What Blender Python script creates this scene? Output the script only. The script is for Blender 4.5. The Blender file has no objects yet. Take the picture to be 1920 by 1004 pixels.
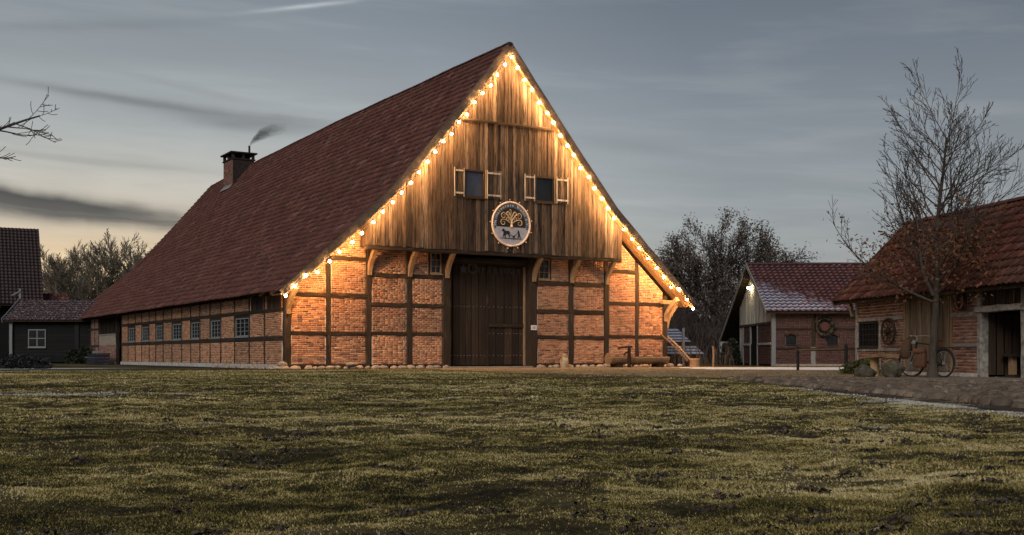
import bpy, bmesh, math, random
import numpy as np
from mathutils import Vector, Matrix
rng = np.random.default_rng(7); random.seed(7)
SC = bpy.context.scene
COL = SC.collection
R = math.radians
PI = math.pi

# ------------------------------------------------------------------ camera
cd = bpy.data.cameras.new('camera'); cam = bpy.data.objects.new('camera', cd); COL.objects.link(cam)
CAMZ = 0.53
cam.location = (0, 0, CAMZ); cam.rotation_euler = (R(90), 0, 0)
cd.sensor_width = 36; cd.lens = 36*2138/1920; cd.shift_y = 166/1920
cd.clip_start = 0.1; cd.clip_end = 3000
SC.camera = cam

# ------------------------------------------------------------------ sky
SUN_EL, SUN_AZ = R(33), R(-162)
wd = bpy.data.worlds.new('World'); SC.world = wd; wd.use_nodes = True
nt = wd.node_tree; nt.nodes.clear()
def N(nt, t, **kw):
    n = nt.nodes.new(t)
    for k, v in kw.items():
        if k == 'inp':
            for i, val in v.items():
                if isinstance(val, bpy.types.NodeSocket): nt.links.new(val, n.inputs[i])
                else: n.inputs[i].default_value = val
        else: setattr(n, k, v)
    return n
def mth(nt, op, a, b=None, c=None, clamp=False):
    n = nt.nodes.new('ShaderNodeMath'); n.operation = op; n.use_clamp = clamp
    for i, v in enumerate((a, b, c)):
        if v is None: continue
        if isinstance(v, bpy.types.NodeSocket): nt.links.new(v, n.inputs[i])
        else: n.inputs[i].default_value = v
    return n.outputs[0]
def ramp(nt, fac, stops, interp='LINEAR'):
    n = nt.nodes.new('ShaderNodeValToRGB'); cr = n.color_ramp; cr.interpolation = interp
    while len(cr.elements) < len(stops): cr.elements.new(0.5)
    for e, (p, c) in zip(cr.elements, stops):
        e.position = p
        e.color = (c, c, c, 1) if not hasattr(c, '__len__') else tuple(c[:3])+(1,)
    if isinstance(fac, bpy.types.NodeSocket): nt.links.new(fac, n.inputs[0])
    return n.outputs[0]
def mix(nt, fac, a, b, blend='MIX'):
    n = nt.nodes.new('ShaderNodeMix'); n.data_type = 'RGBA'; n.blend_type = blend
    for i, v in ((0, fac), (6, a), (7, b)):
        if isinstance(v, bpy.types.NodeSocket): nt.links.new(v, n.inputs[i])
        elif i == 0: n.inputs[i].default_value = v
        else: n.inputs[i].default_value = tuple(v[:3])+(1,)
    return n.outputs[2]
def noise(nt, vec, scale=5, detail=3, rough=.55, dist=0):
    n = nt.nodes.new('ShaderNodeTexNoise'); n.inputs['Scale'].default_value = scale
    n.inputs['Detail'].default_value = detail; n.inputs['Roughness'].default_value = rough
    n.inputs['Distortion'].default_value = dist
    if vec is not None: nt.links.new(vec, n.inputs['Vector'])
    return n.outputs[0]
def vmul(nt, vec, s, off=None):
    n = nt.nodes.new('ShaderNodeMapping'); nt.links.new(vec, n.inputs[0]); n.inputs['Scale'].default_value = s
    if off is not None: n.inputs['Location'].default_value = off
    return n.outputs[0]

tc = N(nt, 'ShaderNodeTexCoord')
sep = N(nt, 'ShaderNodeSeparateXYZ', inp={0: tc.outputs['Generated']})
dx, dy, dz = sep.outputs
el = mth(nt, 'ARCSINE', dz)                      # elevation, rad
az = mth(nt, 'ARCTAN2', dx, dy)                  # azimuth from +Y towards +X, rad
el0 = mth(nt, 'MAXIMUM', el, 0)
eln = mth(nt, 'DIVIDE', el0, PI/2)
base = ramp(nt, eln, [(0, (.33, .315, .285)), (.045, (.385, .385, .355)), (.10, (.35, .37, .365)),
                      (.16, (.225, .250, .268)), (.21, (.15, .177, .202)), (.5, (.10, .13, .175)), (1, (.075, .10, .14))])
sd = Vector((math.sin(R(-20))*math.cos(R(1)), math.cos(R(-20))*math.cos(R(1)), math.sin(R(1))))
vd = N(nt, 'ShaderNodeVectorMath', operation='DOT_PRODUCT', inp={0: tc.outputs['Generated'], 1: sd}).outputs['Value']
vd = mth(nt, 'MAXIMUM', vd, 0)
side = mth(nt, 'POWER', vd, 5.0)                 # broad brightening on the sunset side
base = mix(nt, 1.0, base, ramp(nt, side, [(0, (.50, .52, .56)), (.45, (.60, .625, .675)), (.72, (.88, .89, .91)), (1, (1.06, 1.04, 1.0))]), 'MULTIPLY')
glow = mth(nt, 'POWER', vd, 26.0)
low = ramp(nt, eln, [(0, 1), (.045, .85), (.075, .3), (.12, 0)])
base = mix(nt, mth(nt, 'MULTIPLY', mth(nt, 'MULTIPLY', glow, low), 1.0, clamp=True), base, (.66, .44, .21))
# stretched cloud streaks over the whole dome
cv = N(nt, 'ShaderNodeCombineXYZ', inp={0: az, 1: mth(nt, 'ADD', el, mth(nt, 'MULTIPLY', az, .06)), 2: 0.0}).outputs[0]
n1 = noise(nt, vmul(nt, cv, (2.6, 17, 1)), 1.0, 6, .55, .5)
n2 = noise(nt, vmul(nt, cv, (7, 75, 1), (3, 1, 0)), 1.0, 5, .6, .4)
cl = mth(nt, 'ADD', mth(nt, 'MULTIPLY', n1, .75), mth(nt, 'MULTIPLY', n2, .25))
cfade = ramp(nt, eln, [(0, .9), (.12, .7), (.3, .35), (1, .2)])
dark = mth(nt, 'MULTIPLY', ramp(nt, cl, [(.44, 0), (.66, 1)]), cfade)
base = mix(nt, mth(nt, 'MULTIPLY', dark, .36), base, (.12, .125, .13))
lite = mth(nt, 'MULTIPLY', ramp(nt, cl, [(.30, 1), (.48, 0)]), cfade)
base = mix(nt, mth(nt, 'MULTIPLY', lite, .22), base, (.50, .485, .44))
# single long cloud banks (azimuth, elevation, half length, half thickness, tilt, strength, colour)
wob = mth(nt, 'SUBTRACT', noise(nt, vmul(nt, cv, (9, 9, 1)), 1.0, 4, .55), .5)
wob2 = mth(nt, 'SUBTRACT', noise(nt, vmul(nt, cv, (5, 60, 1)), 1.0, 5, .6, .6), .5)
def bank(base, a0, e0, la, te, tilt, s, col):
    da = mth(nt, 'SUBTRACT', az, a0)
    de = mth(nt, 'SUBTRACT', mth(nt, 'SUBTRACT', el, e0), mth(nt, 'MULTIPLY', da, tilt))
    de = mth(nt, 'ADD', de, mth(nt, 'MULTIPLY', wob, te*2.6))
    q = mth(nt, 'ADD', mth(nt, 'POWER', mth(nt, 'ABSOLUTE', mth(nt, 'DIVIDE', da, la)), 2), mth(nt, 'POWER', mth(nt, 'ABSOLUTE', mth(nt, 'DIVIDE', de, te)), 2))
    g = mth(nt, 'EXPONENT', mth(nt, 'MULTIPLY', q, -1.0))
    g = mth(nt, 'MULTIPLY', g, mth(nt, 'ADD', 1.0, mth(nt, 'MULTIPLY', wob2, 2.2)), clamp=True)
    return mix(nt, mth(nt, 'MULTIPLY', g, s, clamp=True), base, col)
base = bank(base, -.415, .127, .12, .0075, -.10, 1.2, (.045, .040, .034))
base = bank(base, -.37, .117, .13, .0075, -.10, .95, (.075, .068, .06))
base = bank(base, -.50, .125, .16, .010, -.05, .6, (.09, .08, .07))
base = bank(base, -.31, .209, .10, .0035, -.07, .75, (.13, .135, .135))
base = bank(base, -.22, .199, .09, .008, -.08, .75, (.15, .155, .155))
base = bank(base, -.27, .222, .06, .003, -.16, .35, (.2, .205, .205))
base = bank(base, -.33, .268, .13, .0042, .12, .55, (.15, .165, .18))
base = bank(base, -.37, .160, .12, .003, -.05, .35, (.2, .195, .185))
base = bank(base, .10, .180, .06, .006, -.12, .4, (.16, .165, .165))
base = bank(base, .26, .150, .10, .004, -.05, .25, (.2, .2, .2))
base = bank(base, -.178, .2935, .040, .0018, .16, .5, (.52, .54, .56))
base = bank(base, -.34, .083, .10, .004, .05, .5, (.72, .56, .36))
sky = N(nt, 'ShaderNodeTexSky', sky_type='NISHITA', sun_disc=False, sun_elevation=SUN_EL, sun_rotation=SUN_AZ)
skyc = N(nt, 'ShaderNodeMix', data_type='RGBA', blend_type='MULTIPLY', inp={0: 1.0, 6: sky.outputs[0], 7: (.06, .06, .06, 1)}).outputs[2]
base = mix(nt, .06, base, skyc)                  # a little of the clear sky above the veil of cloud
bg = N(nt, 'ShaderNodeBackground', inp={0: base, 1: 1.0})
nt.links.new(bg.outputs[0], N(nt, 'ShaderNodeOutputWorld').inputs[0])

# ------------------------------------------------------------------ sun (soft, through the overcast)
sl = bpy.data.lights.new('sun', 'SUN'); sl.energy = 1.35; sl.angle = R(32); sl.color = (1.0, .95, .88)
so = bpy.data.objects.new('sun', sl); COL.objects.link(so)
sv = Vector((math.sin(SUN_AZ)*math.cos(SUN_EL), math.cos(SUN_AZ)*math.cos(SUN_EL), math.sin(SUN_EL)))
so.rotation_euler = (-sv).to_track_quat('-Z', 'Y').to_euler(); so.location = (-20, -20, 30)

SC.view_settings.view_transform = 'Standard'; SC.view_settings.look = 'None'
SC.view_settings.exposure = 0.5; SC.view_settings.gamma = 1.0; SC.view_settings.use_curve_mapping = False
SC.cycles.max_bounces = 6; SC.cycles.use_denoising = True
SC.cycles.sample_clamp_indirect = 6

# ------------------------------------------------------------------ helpers
def emp(name, loc, rz=0, label=None, cat=None, group=None, kind=None):
    o = bpy.data.objects.new(name, None); COL.objects.link(o); o.location = loc; o.rotation_euler = (0, 0, rz)
    o.empty_display_size = .2
    return tag(o, label, cat, group, kind)
def tag(o, label=None, cat=None, group=None, kind=None):
    if label: o['label'] = label
    if cat: o['category'] = cat
    if group: o['group'] = group
    if kind: o['kind'] = kind
    return o
def link(name, me, mat, parent=None, kind=None):
    o = bpy.data.objects.new(name, me); COL.objects.link(o)
    if mat is not None:
        me.materials.clear()
        for m in (mat if isinstance(mat, (list, tuple)) else [mat]): me.materials.append(m)
    if parent is not None: o.parent = parent
    if kind: o['kind'] = kind
    return o
def npmesh(name, V, F, smooth=False):
    V = np.asarray(V, dtype=np.float32).reshape(-1, 3); F = np.asarray(F, dtype=np.int32)
    k = F.shape[1]; me = bpy.data.meshes.new(name)
    me.vertices.add(len(V)); me.vertices.foreach_set('co', V.ravel())
    me.loops.add(F.size); me.loops.foreach_set('vertex_index', F.ravel())
    me.polygons.add(len(F)); me.polygons.foreach_set('loop_start', np.arange(0, F.size, k, dtype=np.int32))
    me.polygons.foreach_set('loop_total', np.full(len(F), k, dtype=np.int32))
    if smooth: me.polygons.foreach_set('use_smooth', np.ones(len(F), dtype=bool))
    me.update(calc_edges=True); me.validate(); return me
def scatter(name, bv, bf, mats, mat, parent=None, kind=None, smooth=False):
    """many transformed copies of one small base joined into a single mesh"""
    bv = np.asarray(bv, float); bf = np.asarray(bf, int); mats = np.asarray(mats, float)
    n = len(mats); hv = np.c_[bv, np.ones(len(bv))]
    V = np.einsum('nij,kj->nki', mats[:, :3, :], hv).reshape(-1, 3)
    F = (bf[None] + (np.arange(n)*len(bv))[:, None, None]).reshape(-1, bf.shape[1])
    return link(name, npmesh(name, V, F, smooth), mat, parent, kind)
class MB:
    def __init__(s): s.V = []; s.F = []
    def add(s, vs, fs):
        b = len(s.V); s.V += [tuple(v) for v in vs]; s.F += [tuple(i+b for i in f) for f in fs]; return s
    def hexa(s, o, a, b, c):
        o, a, b, c = map(Vector, (o, a, b, c))
        vs = [o, o+a, o+a+b, o+b, o+c, o+a+c, o+a+b+c, o+b+c]
        fs = [(3, 2, 1, 0), (4, 5, 6, 7), (0, 1, 5, 4), (1, 2, 6, 5), (2, 3, 7, 6), (3, 0, 4, 7)]
        if a.cross(b).dot(c) < 0: fs = [f[::-1] for f in fs]
        return s.add(vs, fs)
    def box(s, x0, y0, z0, x1, y1, z1): return s.hexa((x0, y0, z0), (x1-x0, 0, 0), (0, y1-y0, 0), (0, 0, z1-z0))
    def beam(s, p0, p1, w, d, up=(0, 0, 1), seg=1, jit=0, ch=.0):
        """squared timber from p0 to p1; w across 'side', d along 'up'; jittered rings"""
        p0, p1 = Vector(p0), Vector(p1); t = (p1-p0).normalized(); up = Vector(up)
        sd = t.cross(up)
        if sd.length < 1e-4: sd = t.cross(Vector((1, 0, 0)))
        sd.normalize(); up = sd.cross(t).normalized()
        if ch: prof = [(-.5, -.5+ch), (-.5+ch, -.5), (.5-ch, -.5), (.5, -.5+ch), (.5, .5-ch), (.5-ch, .5), (-.5+ch, .5), (-.5, .5-ch)]
        else: prof = [(-.5, -.5), (.5, -.5), (.5, .5), (-.5, .5)]
        k = len(prof); vs = []
        for i in range(seg+1):
            c = p0.lerp(p1, i/seg); ox, oy = random.uniform(-jit, jit), random.uniform(-jit, jit)
            for a, b in prof:
                vs.append(c+sd*(a*w+ox+random.uniform(-jit, jit)*.5)+up*(b*d+oy+random.uniform(-jit, jit)*.5))
        fs = [tuple(range(k))[::-1], tuple(range(seg*k, seg*k+k))]
        for i in range(seg):
            for j in range(k): fs.append((i*k+j, i*k+(j+1) % k, (i+1)*k+(j+1) % k, (i+1)*k+j))
        return s.add(vs, fs)
    def tube(s, pts, rad, n=6, closed=False):
        pts = [Vector(p) for p in pts]
        if not hasattr(rad, '__len__'): rad = [rad]*len(pts)
        m = len(pts); vs = []; ref = None
        for i in range(m):
            if closed: t = pts[(i+1) % m]-pts[i-1]
            else: t = pts[min(i+1, m-1)]-pts[max(i-1, 0)]
            t.normalize()
            if ref is None: ref = Vector((0, 0, 1)) if abs(t.z) < .9 else Vector((1, 0, 0))
            a = t.cross(ref)
            if a.length < 1e-3: a = t.cross(Vector((.3, .9, .1)))
            a.normalize(); b = t.cross(a); ref = b.cross(t) if False else ref
            for j in range(n):
                q = 2*PI*j/n; vs.append(pts[i]+(a*math.cos(q)+b*math.sin(q))*rad[i])
        fs = []
        for i in range(m if closed else m-1):
            i2 = (i+1) % m
            for j in range(n): fs.append((i*n+j, i*n+(j+1) % n, i2*n+(j+1) % n, i2*n+j))
        if not closed: fs += [tuple(range(n))[::-1], tuple(range((m-1)*n, m*n))]
        return s.add(vs, fs)
    def lathe(s, c, prof, n=16, axis=None):
        c = Vector(c); A = Vector(axis).normalized() if axis else Vector((0, 0, 1))
        u = A.orthogonal().normalized(); v = A.cross(u); vs = []; m = len(prof)
        for r, z in prof:
            for j in range(n):
                q = 2*PI*j/n; vs.append(c+A*z+(u*math.cos(q)+v*math.sin(q))*r)
        fs = [(i*n+j, i*n+(j+1) % n, (i+1)*n+(j+1) % n, (i+1)*n+j) for i in range(m-1) for j in range(n)]
        fs += [tuple(range(n))[::-1], tuple(range((m-1)*n, m*n))]
        return s.add(vs, fs)
    def prism(s, poly, O, X, Y, Nn, d):
        """polygon in (X,Y) at O, thickened by -d along Nn"""
        O, X, Y, Nn = map(Vector, (O, X, Y, Nn)); k = len(poly)
        f = [O+X*a+Y*b for a, b in poly]; g = [p-Nn*d for p in f]
        ar = sum(poly[i][0]*poly[(i+1) % k][1]-poly[(i+1) % k][0]*poly[i][1] for i in range(k))
        flip = (ar > 0) != (X.cross(Y).dot(Nn) > 0)
        fs = [tuple(range(k)), tuple(range(k, 2*k))[::-1]]+[(i, i+k, (i+1) % k+k, (i+1) % k) for i in range(k)]
        if flip: fs = [f_[::-1] for f_ in fs]
        return s.add(f+g, fs)
    def blob(s, c, r, jit=.15, sub=2, sc=(1, 1, 1)):
        bm = bmesh.new(); bmesh.ops.create_icosphere(bm, subdivisions=sub, radius=1)
        ph = np.random.default_rng(random.randint(0, 99999)).uniform(0, 6, 9)
        vs = []
        for v in bm.verts:
            p = v.co; k = 1+jit*(math.sin(p.x*2.7+ph[0])+math.sin(p.y*3.1+ph[1])+math.sin(p.z*2.9+ph[2])+.6*math.sin(p.x*6+p.y*5+ph[3])+.5*math.sin(p.z*7+p.x*5+ph[4])+.3*math.sin(p.y*13+p.z*11+ph[5]))*.4
            vs.append((c[0]+p.x*k*r*sc[0], c[1]+p.y*k*r*sc[1], c[2]+p.z*k*r*sc[2]))
        fs = [tuple(v.index for v in f.verts) for f in bm.faces]; bm.free()
        return s.add(vs, fs)
    def mesh(s, name, smooth=False):
        me = bpy.data.meshes.new(name); me.from_pydata([tuple(v) for v in s.V], [], s.F)
        if smooth:
            for p in me.polygons: p.use_smooth = True
        me.update(); return me
    def build(s, name, mat, parent=None, kind=None, smooth=False): return link(name, s.mesh(name, smooth), mat, parent, kind)

def vnoise(x, y, seed=0):
    r = np.random.default_rng(seed).random((256, 256)); xi = np.floor(x).astype(int); yi = np.floor(y).astype(int)
    fx = x-xi; fy = y-yi; fx = fx*fx*(3-2*fx); fy = fy*fy*(3-2*fy)
    g = lambda a, b: r[a % 256, b % 256]
    return (g(xi, yi)*(1-fx)+g(xi+1, yi)*fx)*(1-fy)+(g(xi, yi+1)*(1-fx)+g(xi+1, yi+1)*fx)*fy

# ------------------------------------------------------------------ materials
def newmat(name, rough=.8, spec=.3):
    m = bpy.data.materials.new(name); m.use_nodes = True; t = m.node_tree; b = t.nodes['Principled BSDF']
    b.inputs['Roughness'].default_value = rough; b.inputs['Specular IOR Level'].default_value = spec
    return m, t, b
def rnd(t):
    oi = N(t, 'ShaderNodeObjectInfo').outputs['Random']; gi = N(t, 'ShaderNodeNewGeometry').outputs['Random Per Island']
    return mth(t, 'FRACT', mth(t, 'ADD', oi, gi))
def pos(t): return N(t, 'ShaderNodeNewGeometry').outputs['Position']
def setc(t, b, col, h=None, bs=.5, bd=.01):
    if isinstance(col, bpy.types.NodeSocket): t.links.new(col, b.inputs['Base Color'])
    else: b.inputs['Base Color'].default_value = tuple(col)+(1,)
    if h is not None:
        bp = N(t, 'ShaderNodeBump', inp={'Height': h}); bp.inputs['Strength'].default_value = bs; bp.inputs['Distance'].default_value = bd
        t.links.new(bp.outputs[0], b.inputs['Normal'])
def varied(name, cols, nscale=20, amt=.5, rough=.85, spec=.25, bump=.5, bd=.01, stretch=(1, 1, 1), frost=None, streak=None, objvar=0):
    """colour varies from piece to piece (random per object / island) and with grain inside the piece"""
    m, t, b = newmat(name, rough, spec)
    k = len(cols); c = ramp(t, rnd(t), [(i/max(1, k-1), cc) for i, cc in enumerate(cols)])
    p = pos(t); n = noise(t, vmul(t, p, stretch), nscale, 5, .65)
    c = mix(t, amt, c, ramp(t, n, [(.25, .25), (.5, 1.0), (.75, 1.7)]), 'MULTIPLY')
    if objvar:
        ov = N(t, 'ShaderNodeObjectInfo').outputs['Random']; c = mix(t, 1.0, c, ramp(t, ov, [(0, 1-objvar), (1, 1+objvar)]), 'MULTIPLY')
    if streak:                                    # weathering with a shape of its own
        n2 = noise(t, vmul(t, p, streak[0]), 1.0, 4, .6)
        c = mix(t, mth(t, 'MULTIPLY', ramp(t, n2, [(streak[2], 0), (streak[2]+.16, 1)]), streak[3]), c, streak[1])
    if frost:
        n3 = noise(t, p, frost[0], 5, .65); nn = N(t, 'ShaderNodeNewGeometry').outputs['Normal']
        z = N(t, 'ShaderNodeSeparateXYZ', inp={0: nn}).outputs[2]
        f = mth(t, 'MULTIPLY', ramp(t, n3, [(frost[1], 0), (frost[1]+.12, 1)]), ramp(t, z, [(.1, 0), (.5, 1)]))
        c = mix(t, mth(t, 'MULTIPLY', f, frost[2]), c, (.62, .64, .68))
    setc(t, b, c, n, bump, bd); return m

BR1 = [(.38, .165, .080), (.46, .225, .115), (.26, .105, .055), (.50, .28, .155), (.40, .18, .088), (.13, .058, .038), (.44, .21, .105)]
M_brick = varied('brick red fired clay', BR1, 26, .6, .9, .2, .6, .006, (1, 1, 1), None, ((1.1, 1.1, 1.5), (.15, .085, .05), .55, .5), .22)
M_mortar = varied('lime mortar', [(.60, .53, .43), (.64, .57, .47)], 14, .5, .95, .1, .5, .008)
M_brick_old = varied('old brick with lime wash', [(.20, .085, .06), (.27, .125, .09), (.13, .055, .043), (.31, .18, .14), (.09, .045, .038)], 26, .7, .9, .2, .6, .006, (1, 1, 1), None, ((2.2, 2.2, 4.0), (.40, .36, .32), .56, .6))
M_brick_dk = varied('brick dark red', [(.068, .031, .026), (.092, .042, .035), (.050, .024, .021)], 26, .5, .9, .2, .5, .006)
M_shade_b = varied('brick with painted shade', [(.030, .022, .020), (.042, .028, .024), (.022, .018, .017)], 26, .5, .9, .2, .5, .006)  # near-black brick: shade of the chimney front put into the colour
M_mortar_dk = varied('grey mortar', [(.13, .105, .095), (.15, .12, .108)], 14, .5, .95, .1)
M_tim_v = varied('oak post weathered dark', [(.028, .018, .012), (.040, .026, .017), (.019, .013, .009)], 1, .75, .85, .25, .8, .02, (26, 26, 1.6), None, ((7, 7, 1.2), (.19, .125, .075), .60, .6))
M_tim_h = varied('oak rail weathered dark', [(.027, .018, .012), (.038, .025, .016), (.019, .013, .009)], 1, .75, .85, .25, .8, .02, (2, 2, 30), None, ((1.2, 1.2, 9), (.20, .14, .085), .60, .6))
M_brace = varied('oak brace lighter', [(.30, .20, .115), (.25, .16, .09)], 1, .75, .85, .25, .8, .02, (26, 26, 2))
M_board = varied('gable boards silvered larch', [(.062, .041, .028), (.115, .081, .056), (.036, .025, .018), (.088, .060, .042), (.046, .031, .022), (.17, .128, .095), (.025, .018, .014)],
                 1, 1.0, .85, .2, 1.0, .03, (34, 34, 2.6), None, ((13, 13, 1.0), (.012, .008, .006), .48, .92))
M_board_gr = varied('boards silver grey', [(.38, .345, .295), (.50, .455, .39), (.26, .235, .20), (.43, .39, .33)], 1, .95, .9, .2, 1.0, .02, (24, 24, 1.1), None, ((9, 9, .5), (.06, .05, .04), .52, .7))
M_board_st = varied('stable boards', [(.15, .115, .08), (.23, .18, .125), (.095, .072, .05), (.19, .145, .10)], 1, .95, .9, .2, 1.0, .02, (24, 24, 1.1), None, ((9, 9, .5), (.04, .03, .022), .50, .8))
M_board_dk = varied('barn door planks nearly black oak', [(.026, .016, .010), (.042, .026, .016), (.017, .011, .008), (.055, .033, .019)], 1, .7, .8, .25, .8, .02, (22, 22, .8), None, ((16, 16, .6), (.20, .12, .065), .62, .6))
M_bargeb = varied('barge board grey', [(.060, .048, .040), (.085, .068, .056)], 1, .7, .9, .2, .8, .02, (9, 9, 9))
M_soffit = varied('soffit boards', [(.26, .16, .085), (.20, .12, .065), (.32, .20, .11)], 1, .6, .85, .2, .6, .01, (3, 30, 3))
M_tile = varied('roof tile brown red', [(.10, .040, .031), (.135, .052, .040), (.062, .027, .023), (.115, .048, .038), (.078, .032, .026), (.18, .085, .068)], 9, .6, .75, .15, .3, .006, (1, 1, 1), (1.1, .60, .10), ((.55, .55, .55), (.05, .034, .024), .56, .35))
M_tile_red = varied('roof tile terracotta', [(.095, .034, .026), (.14, .050, .036), (.055, .024, .020), (.115, .052, .040), (.08, .031, .024), (.17, .075, .055)], 9, .65, .9, .1, .5, .006, (1, 1, 1), (1.6, .60, .12), ((.9, .9, .9), (.055, .036, .026), .54, .55))
M_wood_nt = varied('tarred boards', [(.009, .0088, .0095), (.013, .012, .0125), (.007, .007, .0075)], 1, .7, .85, .2, .6, .02, (2, 2, 20))
M_tile_far = varied('roof tile dark', [(.022, .010, .012), (.031, .014, .016), (.016, .009, .010)], 7, .45, .6, .35, .3, .006)
M_tile_frost = varied('roof tile with rime', [(.042, .020, .023), (.056, .025, .028), (.027, .015, .018)], 7, .45, .7, .3, .3, .006, (1, 1, 1), (7.5, .54, .65))
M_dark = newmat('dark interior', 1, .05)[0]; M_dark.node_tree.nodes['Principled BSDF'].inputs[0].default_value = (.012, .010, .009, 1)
M_iron = varied('black iron', [(.012, .011, .011), (.018, .016, .015)], 40, .4, .7, .2, .2, .002)
M_rust = varied('rusty iron', [(.07, .035, .022), (.045, .026, .02)], 30, .6, .8, .3, .3, .002)
M_white = varied('painted white wood', [(.22, .205, .185), (.29, .27, .245)], 9, .95, .8, .2, .3, .004)
M_wwin = varied('grey white window paint', [(.16, .163, .163), (.20, .203, .203)], 20, .35, .7, .3, .2, .004)
M_plinth = varied('pale rendered plinth', [(.36, .35, .33), (.44, .43, .40)], 5, .75, .95, .1, .6, .02)
M_stone = varied('field stone', [(.30, .25, .20), (.24, .20, .165), (.36, .29, .22), (.20, .175, .15)], 12, .6, .9, .2, .6, .02)
M_moss_stone = varied('mossy boulder', [(.075, .064, .05), (.10, .085, .066)], 8, .9, .95, .1, .8, .03, (1, 1, 1), None, ((5, 5, 5), (.045, .05, .014), .52, .8))
M_log = varied('old log', [(.26, .165, .09), (.20, .125, .07)], 1, .75, .85, .2, .8, .02, (5, 5, 26))
M_cut = varied('cut log end', [(.42, .28, .15), (.36, .23, .125)], 20, .5, .85, .2, .4, .01)
M_bark = varied('young tree bark', [(.055, .045, .035), (.07, .055, .042)], 1, .6, .9, .2, .9, .02, (18, 18, 5), None, ((4, 4, 2), (.08, .085, .04), .55, .5))
M_twig = varied('twig bark', [(.060, .048, .042), (.085, .066, .056)], 12, .4, .9, .2, .3, .004)
M_twig_far = varied('grey olive twigs', [(.15, .128, .10), (.20, .168, .128), (.115, .10, .08)], 4, .4, .95, .1, .2, .004)
M_leaf = varied('withered brown leaf', [(.13, .055, .028), (.19, .085, .04), (.09, .04, .025), (.16, .07, .03)], 10, .3, .8, .2, .2, .002)
M_leaf_dk = varied('withered oak leaf dull', [(.11, .082, .066), (.16, .115, .09), (.08, .063, .055), (.13, .095, .07)], 3, .3, .85, .15, .2, .002)
M_ever = varied('evergreen leaf', [(.012, .018, .009), (.02, .026, .012), (.009, .013, .008)], 8, .3, .7, .3, .2, .002)
M_ivy = varied('moss and ivy', [(.07, .085, .02), (.05, .065, .018), (.10, .10, .03)], 8, .3, .8, .2, .2, .002)
M_litter = varied('frosted leaf litter', [(.030, .023, .019), (.055, .040, .030), (.020, .017, .016), (.10, .075, .058), (.04, .03, .024)], 30, .6, .85, .2, .5, .004, (1, 1, 1), (30, .60, .5))
M_leather = varied('brown leather', [(.13, .055, .032), (.10, .042, .026)], 22, .4, .55, .4, .4, .004)
M_canvas = varied('canvas sack', [(.13, .075, .048), (.10, .058, .036)], 40, .4, .9, .1, .4, .004)
M_rubber = varied('tyre rubber', [(.02, .018, .017), (.025, .022, .02)], 30, .3, .7, .3, .2, .002)
M_steel = varied('dull steel', [(.20, .19, .18), (.25, .24, .22)], 30, .3, .45, .5, .1, .001)
M_can = varied('old tin can', [(.36, .28, .18), (.30, .23, .15)], 14, .6, .6, .4, .3, .004)
M_plate = newmat('enamel plate', .5, .4)[0]; M_plate.node_tree.nodes['Principled BSDF'].inputs[0].default_value = (.66, .64, .62, 1)
M_ink = newmat('black paint', .6, .3)[0]; M_ink.node_tree.nodes['Principled BSDF'].inputs[0].default_value = (.02, .018, .018, 1)
M_dish = newmat('satellite dish grey', .5, .4)[0]; M_dish.node_tree.nodes['Principled BSDF'].inputs[0].default_value = (.55, .56, .58, 1)
M_soot = newmat('cable', .6, .3)[0]; M_soot.node_tree.nodes['Principled BSDF'].inputs[0].default_value = (.25, .17, .09, 1)
M_box = varied('navy crate paint', [(.02, .02, .032), (.026, .026, .04)], 20, .3, .6, .3)
def glass(name, col, rough=.06):
    m, t, b = newmat(name, rough, .35); n = noise(t, pos(t), 2.2, 2, .5)
    setc(t, b, mix(t, .5, col, ramp(t, n, [(.3, .6), (.7, 1.4)]), 'MULTIPLY'), n, .12, .02); return m
M_glass = glass('window glass', (.010, .012, .016, 1), .12)
M_glass_b = glass('window glass blueish', (.045, .05, .075, 1), .15)
def emit(name, col, s):
    m = bpy.data.materials.new(name); m.use_nodes = True; t = m.node_tree; t.nodes.clear()
    e = N(t, 'ShaderNodeEmission', inp={0: tuple(col)+(1,), 1: s}); t.links.new(e.outputs[0], N(t, 'ShaderNodeOutputMaterial').inputs[0]); return m
M_bulb = emit('glowing bulb', (1, .52, .195), 900)
M_bulb_s = emit('small sign bulb', (1, .60, .26), .55)
M_lamp = emit('gable lamp', (1, .86, .52), 110)

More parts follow.
